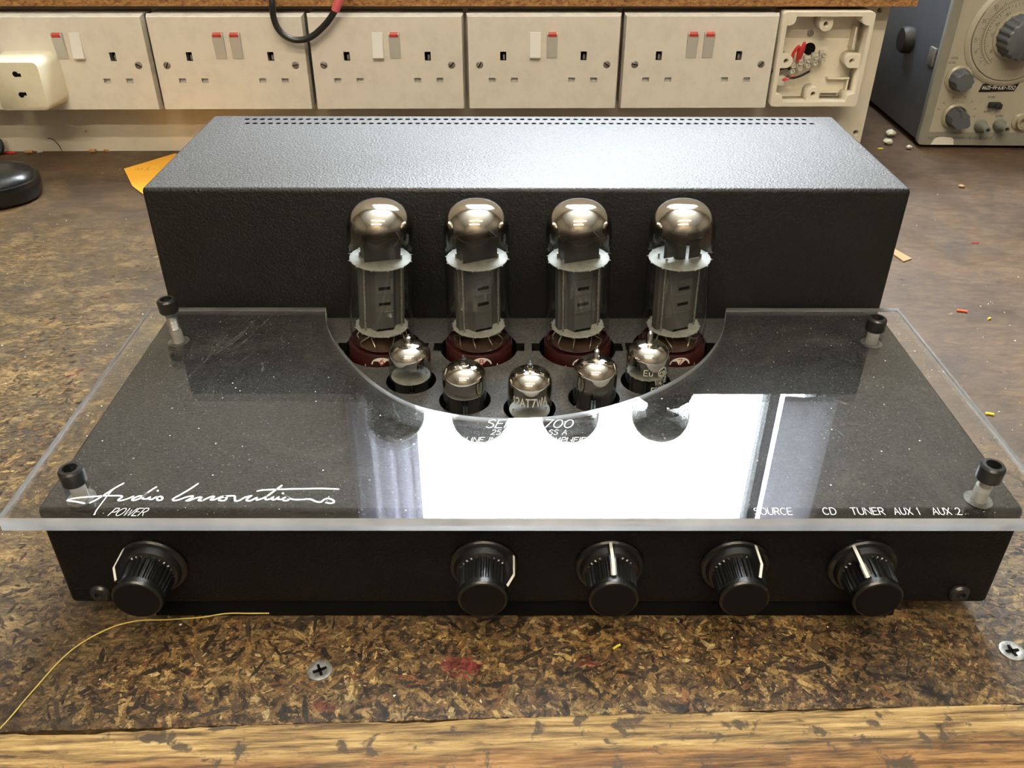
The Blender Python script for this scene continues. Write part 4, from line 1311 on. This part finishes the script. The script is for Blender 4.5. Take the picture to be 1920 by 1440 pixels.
# ------------------------------------------------------------------ shelf over the sockets
sh = empty('shelf', wp(0, 12, 147.2), (0, 0, WY * 0.6))
tag(sh, 'brown chipboard shelf board over the row of sockets', 'shelf')
bm = bmesh.new(); box(bm, -700, 432, 0, 250, 0, 20)
obj('shelf_board', bm, M['shelf'], sh, smooth=False)

# black cable looping over the shelf edge
cb = empty('hanging_cable', (0, 0, 0))
tag(cb, 'thick black cable with a red sleeve looping down over the shelf edge', 'cable')
pts = [(-250, 700, 171), (-236, 650, 171.5), (-231, 612, 170), (-229.5, 603, 156), (-230, 602, 141), (-225.5, 602, 128.8), (-213.5, 602, 121.5), (-197.5, 602, 124), (-181.5, 602, 136), (-171.0, 602, 148.5)]
bm = bmesh.new(); tube(bm, smooth_pts(pts, 6), 3.0, 12)
obj('cable', bm, M['black_wire'], cb)
M['red_rubber'] = plain('faded_red_rubber', (0.55, 0.10, 0.11), 0.5)
bm = bmesh.new(); tube(bm, smooth_pts([(-171.8, 602, 147), (-167.5, 603, 156), (-163.5, 608, 167.5), (-161, 624, 172), (-159, 660, 171.5)], 5), 3.9, 14)
obj('red_sleeve', bm, M['red_rubber'], cb)

# ------------------------------------------------------------------ signal generator
GX, GY = 430.9, 658.5
gen = empty('signal_generator', (GX, GY, 0), (0, 0, -0.026))
tag(gen, 'grey bench signal generator with a large round dial at the right back of the bench', 'test instrument')
M['gen_panel'] = cream('beige_grey_enamel', (0.36, 0.335, 0.265), 0.08, 0.4)
M['gen_frame'] = cream('grey_enamel_frame', (0.21, 0.205, 0.17), 0.12, 0.4)
M['gen_case'] = plain('blue_grey_hammered_case', (0.085, 0.095, 0.115), 0.45, var=0.2)
M['gen_knob'] = plain('slate_grey_plastic', (0.075, 0.085, 0.095), 0.4)
M['gen_collar'] = plain('yellowed_clear_plastic', (0.30, 0.27, 0.19), 0.25)
M['terminal'] = plain('grey_green_plastic', (0.17, 0.175, 0.15), 0.4)
M['dial'] = cream('satin_dial_plate', (0.33, 0.305, 0.24), 0.08, 0.35)
obj('case', box(bmesh.new(), 1, 209, 6, 220, 6, 186, 3), M['gen_case'], gen)
link('front_frame', sheet_mesh('front_frame', [rrect(0, 210, 4, 188, 4, 4), rect(9, 201, 17, 182)], 8, upright=True), M['gen_frame'], gen)
obj('front_panel', box(bmesh.new(), 8, 202, 3.2, 6, 16, 183), M['gen_panel'], gen, smooth=False)
fy = 3.1
up_ = lambda x, y: (x, 0, y)
def gtext(s_, x, z, wd, ht, th, mt_=None, y=fy, parent=gen, shear=0):
    return ribbons('panel_lettering', text_strokes(s_, wd, ht, shear=shear), th, mt_ or M['print_dark'], parent, fn=up_, loc=(x, y, z))
def lathe_obj(nm, prof, x, z, y0, mt_, parent=gen, seg=40, angle=35):
    return obj(nm, lathe(bmesh.new(), prof, seg, axis='y'), mt_, parent, (x, y0, z), angle=angle)
DX, DZ = 71.5, 115.5
lathe_obj('dial_bezel', [(50, 0), (50, 1.0), (47, 3.4), (45, 3.6), (44.4, 2.2)], DX, DZ, 3.2, M['gen_panel'], seg=64)
dial = lathe_obj('dial_plate', [(44.2, 0), (44.2, 2.6), (43.4, 3.2), (0, 3.2)], DX, DZ, 3.2, M['dial'], seg=64)
st = [arc(0, 0, 34, 34, 130, 235, 40), arc(0, 0, 31.5, 31.5, 120, 235, 40), arc(0, 0, 44.0, 44.0, 150, 330, 50)]
for k in range(46):
    a = math.radians(95 + k * 3.0)
    l = 4.0 if k % 5 == 0 else 2.0
    st.append([(34 * math.cos(a), 34 * math.sin(a)), ((34 + l) * math.cos(a), (34 + l) * math.sin(a))])
    if k % 2: st.append([(31.5 * math.cos(a), 31.5 * math.sin(a)), ((31.5 - l * .8) * math.cos(a), (31.5 - l * .8) * math.sin(a))])
ribbons('dial_scale', st, 0.45, M['print_dark'], dial, fn=up_, loc=(0, -3.25, 0))
for s_, a, r in (('10', 100, 40), ('20', 118, 40), ('30', 138, 40), ('35', 160, 40), ('5', 186, 40), ('6', 203, 39.5), ('7', 222, 39), ('60', 128, 25.5), ('65', 155, 25.5), ('100', 178, 25), ('8', 215, 26)):
    x = r * math.cos(math.radians(a)); z = r * math.sin(math.radians(a))
    ribbons('dial_number', [[(p[0] + x - 1.6, p[1] + z - 1.6) for p in k] for k in text_strokes(s_, 1.7 * len(s_) + 0.6, 3.2)], 0.42, M['print_dark'], dial, fn=up_, loc=(0, -3.25, 0))
def flutes(r, h0, h1, n, dep):
    bm = bmesh.new()
    R = []
    for h, rr in ((h0, r + 1.2), (h0 + 3, r), (h1 - 1, r * 0.95), (h1, r * 0.88)):
        R.append([bm.verts.new(((rr - dep * (i % 4 > 1)) * math.cos(2 * PI * i / (4 * n)), -h, (rr - dep * (i % 4 > 1)) * math.sin(2 * PI * i / (4 * n)))) for i in range(4 * n)])
    for A, B in zip(R, R[1:]):
        for i in range(len(A)): bm.faces.new((A[i], A[(i + 1) % len(A)], B[(i + 1) % len(A)], B[i]))
    bm.faces.new(R[-1])
    return bm
obj('tuning_knob', flutes(21, 4, 26, 18, 1.4), M['gen_knob'], gen, (DX, 3.2, DZ))
lathe_obj('knob_skirt', [(24, 3.4), (24, 4.6), (21, 5.4)], DX, DZ, 3.2, M['gen_collar'])
def small_knob(x, z, bar):
    t = empty('control_knob', (x, fy, z)); t.parent = gen
    obj('skirt', lathe(bmesh.new(), [(14, 0), (14, 1.0), (12.5, 2.6), (11, 3)], 36, axis='y'), M['gen_collar'], t)
    if bar:
        bm = bmesh.new()
        pr = [(-10, -4), (-6, -8.5), (4, -9.5), (12.5, -2), (13, 2), (4, 9), (-6, 9.5), (-10.5, 4)]
        ca, sa = math.cos(-0.6), math.sin(-0.6)
        pr = [(a * ca - b_ * sa, a * sa + b_ * ca) for a, b_ in pr]
        frustum(bm, [(a, -2.5, b_) for a, b_ in pr], [(a * .92, -17, b_ * .92) for a, b_ in pr])
        obj('knob_body', bm, M['gen_knob'], t, smooth=False)
        bm = bmesh.new(); box(bm, -1, 1, -17.2, -3, 2, 10.6)
        q = obj('pointer_line', bm, M['print_dark'], t, smooth=False); q.rotation_euler = (0, -0.35, 0)
    else:
        obj('knob_body', flutes(10.2, 2.6, 17, 10, 0.8), M['gen_knob'], t)
    return t
small_knob(26.0, 72.5, False)
small_knob(33.0, 34.0, True)
for ang, s_ in ((160, '0'), (138, '30'), (110, '100'), (75, '3'), (48, '10'), (22, '30'), (0, '100')):
    x = 33 + 19.5 * math.cos(math.radians(ang)); z = 34 + 19.5 * math.sin(math.radians(ang))
    ribbons('scale_mark', [[(x - 1.4 * math.cos(math.radians(ang)), z - 1.4 * math.sin(math.radians(ang))), (x + 1.6 * math.cos(math.radians(ang)), z + 1.6 * math.sin(math.radians(ang)))],
            [(x - 1.2 * math.sin(math.radians(ang)) + 1.6 * math.cos(math.radians(ang)), z + 1.2 * math.cos(math.radians(ang)) + 1.6 * math.sin(math.radians(ang))), (x + 1.2 * math.sin(math.radians(ang)) + 1.6 * math.cos(math.radians(ang)), z - 1.2 * math.cos(math.radians(ang)) + 1.6 * math.sin(math.radians(ang)))]], 0.4, M['print_dark'], gen, fn=up_, loc=(0, fy, 0))
for x, z, r in ((62.5, 24.5, 6.4), (82, 25.5, 6.4)):
    t = empty('terminal', (x, fy, z)); t.parent = gen
    obj('terminal_body', lathe(bmesh.new(), [(r, 0), (r, 4), (r - 1, 6.5), (3.6, 13), (3.4, 19), (2.0, 19), (2.0, 14), (0, 14)], 28, axis='y'), M['terminal'], t)
    obj('terminal_hole', lathe(bmesh.new(), [(2.0, 14.2), (0, 14.2)], 16, axis='y'), M['dark'], t)
t = empty('coax_socket', (104, fy, 29)); t.parent = gen
obj('skirt', lathe(bmesh.new(), [(9.5, 0), (9.5, 1.2), (8, 2.4), (6.5, 2.6), (6.5, 8), (5, 8), (5, 3), (0, 3)], 30, axis='y'), M['gen_collar'], t)
# asset plate
bm = bmesh.new()
pr = [(50.2, 59.2), (86.8, 60.4), (89.8, 68.4), (52.8, 67.6)]
frustum(bm, [(a, 0, b_) for a, b_ in pr], [(a, -0.5, b_) for a, b_ in pr])
pl = obj('number_plate', bm, M['black_gloss'], gen, (0, fy, 0), smooth=False)
ribbons('plate_number', text_strokes('6625-99-630-7052', 33.5, 3.6, shear=0.15), 0.40, M['print_white'], pl, fn=up_, loc=(53, -0.55, 62.2))
bm = bmesh.new(); box(bm, 64, 76, -4.5, 0, 43.5, 49.5, 1)
box(bm, 70, 77, -6.5, -4, 43, 48.5, 1)
obj('slide_switch', bm, M['black_matt'], gen, (0, fy, 0))
gtext('POWER', 62, 53.0, 7, 2.0, 0.35); gtext('OUTPUT', 62, 38.0, 9, 2.0, 0.35); gtext('OUTPUT', 76, 33.5, 8, 1.8, 0.35)
gtext('NOISE', 13, 92, 7, 2.0, 0.35); gtext('LEVEL', 12, 87.5, 7, 2.0, 0.35)
gtext('A.C. 884 CONVERSION MEASUREMENT', 9.5, 10.4, 68, 2.6, 0.45, y=-0.06)
bm = bmesh.new()
pts = [(14, 4.2), (38.6, 4.2), (37.5, 8)] + arc(31, 8.5, 6.5, 4.0, 10, 90, 5) + [(26, 12.6)] + arc(22, 8.6, 6, 4, 90, 170, 5)
frustum(bm, [(a, 0, b_) for a, b_ in pts], [(a, -0.35, b_) for a, b_ in pts])
obj('paper_label', bm, M['sticker'], gen, (0, 0, 0), smooth=False)
for x in (16, 194):
    for y in (18, 200): obj('foot', lathe(bmesh.new(), [(0, 0), (8, 0), (8, 6.2), (0, 6.2)], 18), M['black_matt'], gen, (x, y, 0))
bm = bmesh.new()
lathe(bm, [(14, 0), (14, 8), (12, 11), (0, 11)], 24)
q = obj('side_knob', bm, M['black_matt'], gen, (1.2, 86, 94)); q.rotation_euler = (0, -PI / 2, 0)
bm = bmesh.new(); box(bm, -1.6, 1.2, 12, 26, 82, 100, 0.6)
q = obj('side_clip', bm, M['dull_steel'], gen)

# ------------------------------------------------------------------ loose things on the bench
# yellow card under the amplifier
bm = bmesh.new()
pts = [(-398.2, 586.8), (-392, 592), (-300, 672 - 40), (-240, 560), (-300, 470), (-354.7, 517.3), (-374, 540)]
frustum(bm, [(a, b_, 0.4) for a, b_ in [(-398.2, 586.8), (-362.5, 634.6), (-270, 596), (-285, 470), (-354.7, 517.3), (-372, 538)]],
        [(a, b_, 1.0) for a, b_ in [(-398.2, 586.8), (-362.5, 634.6), (-270, 596), (-285, 470), (-354.7, 517.3), (-372, 538)]])
M['card'] = plain('orange_yellow_card', (0.85, 0.42, 0.035), 0.6, var=0.06)
cardo = obj('note_card', bm, M['card'], smooth=False)
tag(cardo, 'orange-yellow card with faint pencil writing lying behind the left side of the amplifier', 'card')
M['pencil'] = plain('faint_pencil', (0.42, 0.24, 0.05), 0.7)
ribbons('handwriting', [[(p.x, p.y) for p in smooth_pts([(a, b_, 0) for a, b_ in s_], 4)] for s_ in
    [[(-386, 582), (-384, 588), (-382, 582), (-380, 588), (-379, 583)], [(-375, 580), (-374, 592), (-373, 582), (-369, 586), (-366, 584)], [(-363, 588), (-360, 590)], [(-352, 592), (-350, 602)]]], 0.7, M['pencil'], cardo, loc=(0, 0, 1.03))

# glossy black rounded case at the left edge
bm = bmesh.new()
def case_ring(sx_, sy_, z, n=40):
    return [bm.verts.new((sx_ * math.copysign(abs(math.cos(2 * PI * i / n)) ** 0.8, math.cos(2 * PI * i / n)), sy_ * math.copysign(abs(math.sin(2 * PI * i / n)) ** 0.8, math.sin(2 * PI * i / n)), z)) for i in range(n)]
R = [case_ring(58, 36, 0), case_ring(62, 40, 3), case_ring(63, 41, 14), case_ring(62, 40, 18), case_ring(60.5, 38.5, 18.6), case_ring(60, 38, 20.5), case_ring(56, 34, 25), case_ring(44, 25, 28.5), case_ring(20, 12, 30)]
for A, B in zip(R, R[1:]):
    for i in range(len(A)): bm.faces.new((A[i], A[(i + 1) % len(A)], B[(i + 1) % len(A)], B[i]))
bm.faces.new(R[0][::-1]); bm.faces.new(R[-1])
cs = obj('plastic_case', bm, M['black_gloss'], None, (-508, 500, 0.2), angle=50)
tag(cs, 'glossy black rounded plastic case at the left edge of the bench', 'case')
cs.rotation_euler = (0, 0, 0.35)

# short black cable at the left by the board
bm = bmesh.new(); tube(bm, smooth_pts([(-640, 600, 3), (-580, 628, 3), (-558, 632, 14), (-549, 634, 20), (-541, 632, 12), (-543, 628, 4), (-556, 618, 3), (-600, 590, 3)], 6), 2.6, 10)
tag(obj('black_cable', bm, M['black_wire']), 'short loop of black cable at the left foot of the socket board', 'cable')

# yellow fibre
bm = bmesh.new()
th = [(-236, -100, -6), (-222, -82, -1.5), (-214, -66, 0.8), (-207.2, -55.4, 0.5), (-202.5, -38.7, 0.6), (-195.9, -18.6, 0.7), (-185.2, -6.5, 0.6), (-173.7, -1.5, 0.7), (-160, -0.8, 0.8), (-145, -1.0, 2.5), (-133, -1.5, 5.5), (-122, -2.6, 6.8), (-114, -2.0, 6.2)]
tube(bm, smooth_pts(th, 6), 0.3, 6)
M['fibre'] = plain('yellow_fibre', (0.55, 0.43, 0.12), 0.5)
tag(obj('loose_fibre', bm, M['fibre']), 'long thin yellow fibre curving from the bench edge under the left knob', 'fibre')

def bit(x, y, L, r, ang, m_, name, label, cat, z=None):
    bm = bmesh.new()
    z = r if z is None else z
    dx, dy = math.cos(ang) * L / 2, math.sin(ang) * L / 2
    lathe_pts = [(x - dx, y - dy, z), (x, y + 0.2, z), (x + dx, y + dy, z)]
    tube(bm, lathe_pts, r, 10)
    tag(obj(name, bm, m_), label, cat)
M['yellow_wire'] = plain('yellow_wire_insulation', (0.72, 0.58, 0.05), 0.4)
M['orange_wire'] = plain('orange_wire_insulation', (0.72, 0.13, 0.04), 0.4)
M['foam'] = plain('pale_foam', (0.55, 0.55, 0.42), 0.8, bmp=(900, 0.6, 0.001))
M['sliver'] = plain('brown_wood_sliver', (0.34, 0.19, 0.08), 0.7)
bit(37.1, -15.5, 4.0, 0.5, 0.6, M['yellow_wire'], 'wire_offcut', 'yellow wire offcut on the bench in front of the middle knob', 'wire')
bit(317.5, 286.8, 7.0, 0.9, -0.3, M['orange_wire'], 'wire_offcut', 'orange wire offcut on the bench right of the amplifier', 'wire')
bit(332.0, 275.7, 3.6, 0.7, 0.7, M['yellow_wire'], 'wire_offcut', 'short yellow wire offcut beside the orange offcut', 'wire')
bit(277.6, 157.8, 4.6, 0.8, -0.3, M['yellow_wire'], 'wire_offcut', 'yellow wire offcut right of the acrylic plate edge', 'wire')
bit(390.5, 655.0, 5.5, 0.8, 0.1, M['yellow_wire'], 'wire_offcut', 'yellow wire offcut at the right foot of the socket board', 'wire')
bit(382.0, 408.0, 6.0, 0.4, 0.0, M['red_wire'], 'wire_offcut', 'thin red wire offcut on the bench right of the rear cover', 'wire')
def lump(x, y, r, m_, name, label, cat, flat=0.7):
    bm = bmesh.new()
    bmesh.ops.create_icosphere(bm, subdivisions=2, radius=r)
    for v in bm.verts:
        v.co *= random.uniform(0.72, 1.15)
        v.co.z *= flat
    z = -min(v.co.z for v in bm.verts)
    tag(obj(name, bm, m_, None, (x, y, z + 0.1), angle=60), label, cat)
lump(405, 672, 5.0, M['foam'], 'foam_crumb', 'pale foam crumb between the board end and the generator', 'debris')
lump(418, 700, 5.5, M['foam'], 'foam_crumb', 'pale foam crumb further back against the generator side', 'debris')
lump(421, 655, 3.2, M['clear_block'], 'plastic_crumb', 'small clear plastic crumb near the generator corner', 'debris')
lump(428, 540, 3.0, M['sliver'], 'wood_chip', 'small brown wood chip on the bench in front of the generator', 'debris', 0.4)
bm = bmesh.new()
frustum(bm, [(309, 372, 0.2), (318, 378, 0.2), (313, 388, 0.2), (309, 404, 0.2), (304, 400, 0.2), (306, 384, 0.2)], [(309, 372, 1.2), (318, 378, 1.0), (313, 388, 1.6), (309, 404, 1.0), (304, 400, 1.2), (306, 384, 1.4)])
tag(obj('wood_sliver', bm, M['sliver'], None, (-2, -2, 0), smooth=False), 'tan wood sliver lying against the right side of the rear cover', 'debris')
bits = [(-538, 636, 14, 1.0, 0.05, 'red_wire', 'red wire scrap among the rubbish at the left foot of the board'),
        (-517, 637, 8, 1.6, 0.1, 'sliver', 'brown stub lying against the board left of the crack'),
        (-506, 638, 5, 1.4, 0.8, 'clear_block', 'clear plastic scrap left of the crack in the board'),
        (-451, 640, 6, 1.8, 0.2, 'sliver', 'brown chip against the board just right of the crack'),
        (-437, 641, 5, 1.5, -0.6, 'sliver', 'small brown chip furthest right along the foot of the board')]
for x, y, L, r, a, mm, lb in bits:
    bit(x, y, L, r, a, M[mm], 'scrap', lb, 'debris')
# fine white crumbs scattered on the bench: uncountable
bm = bmesh.new()
for k in range(420):
    x = random.uniform(-480, 480); y = random.uniform(-48, 600)
    if -204 < x < 204 and -2 < y < 300: continue
    r = random.choice([0.25, 0.35, 0.45, 0.7])
    a = random.uniform(0, 6)
    c = [bm.verts.new((x + r * math.cos(a + q * 2.1) * random.uniform(.7, 1.4), y + r * math.sin(a + q * 2.1) * random.uniform(.7, 1.4), 0.25)) for q in range(3)]
    tp = bm.verts.new((x, y, 0.25 + r * 0.8))
    for q in range(3): bm.faces.new((c[q], c[(q + 1) % 3], tp))
tag(obj('white_crumbs', bm, M['print_white'], smooth=False), 'fine white crumbs scattered over the bench top', 'debris', kind='stuff')
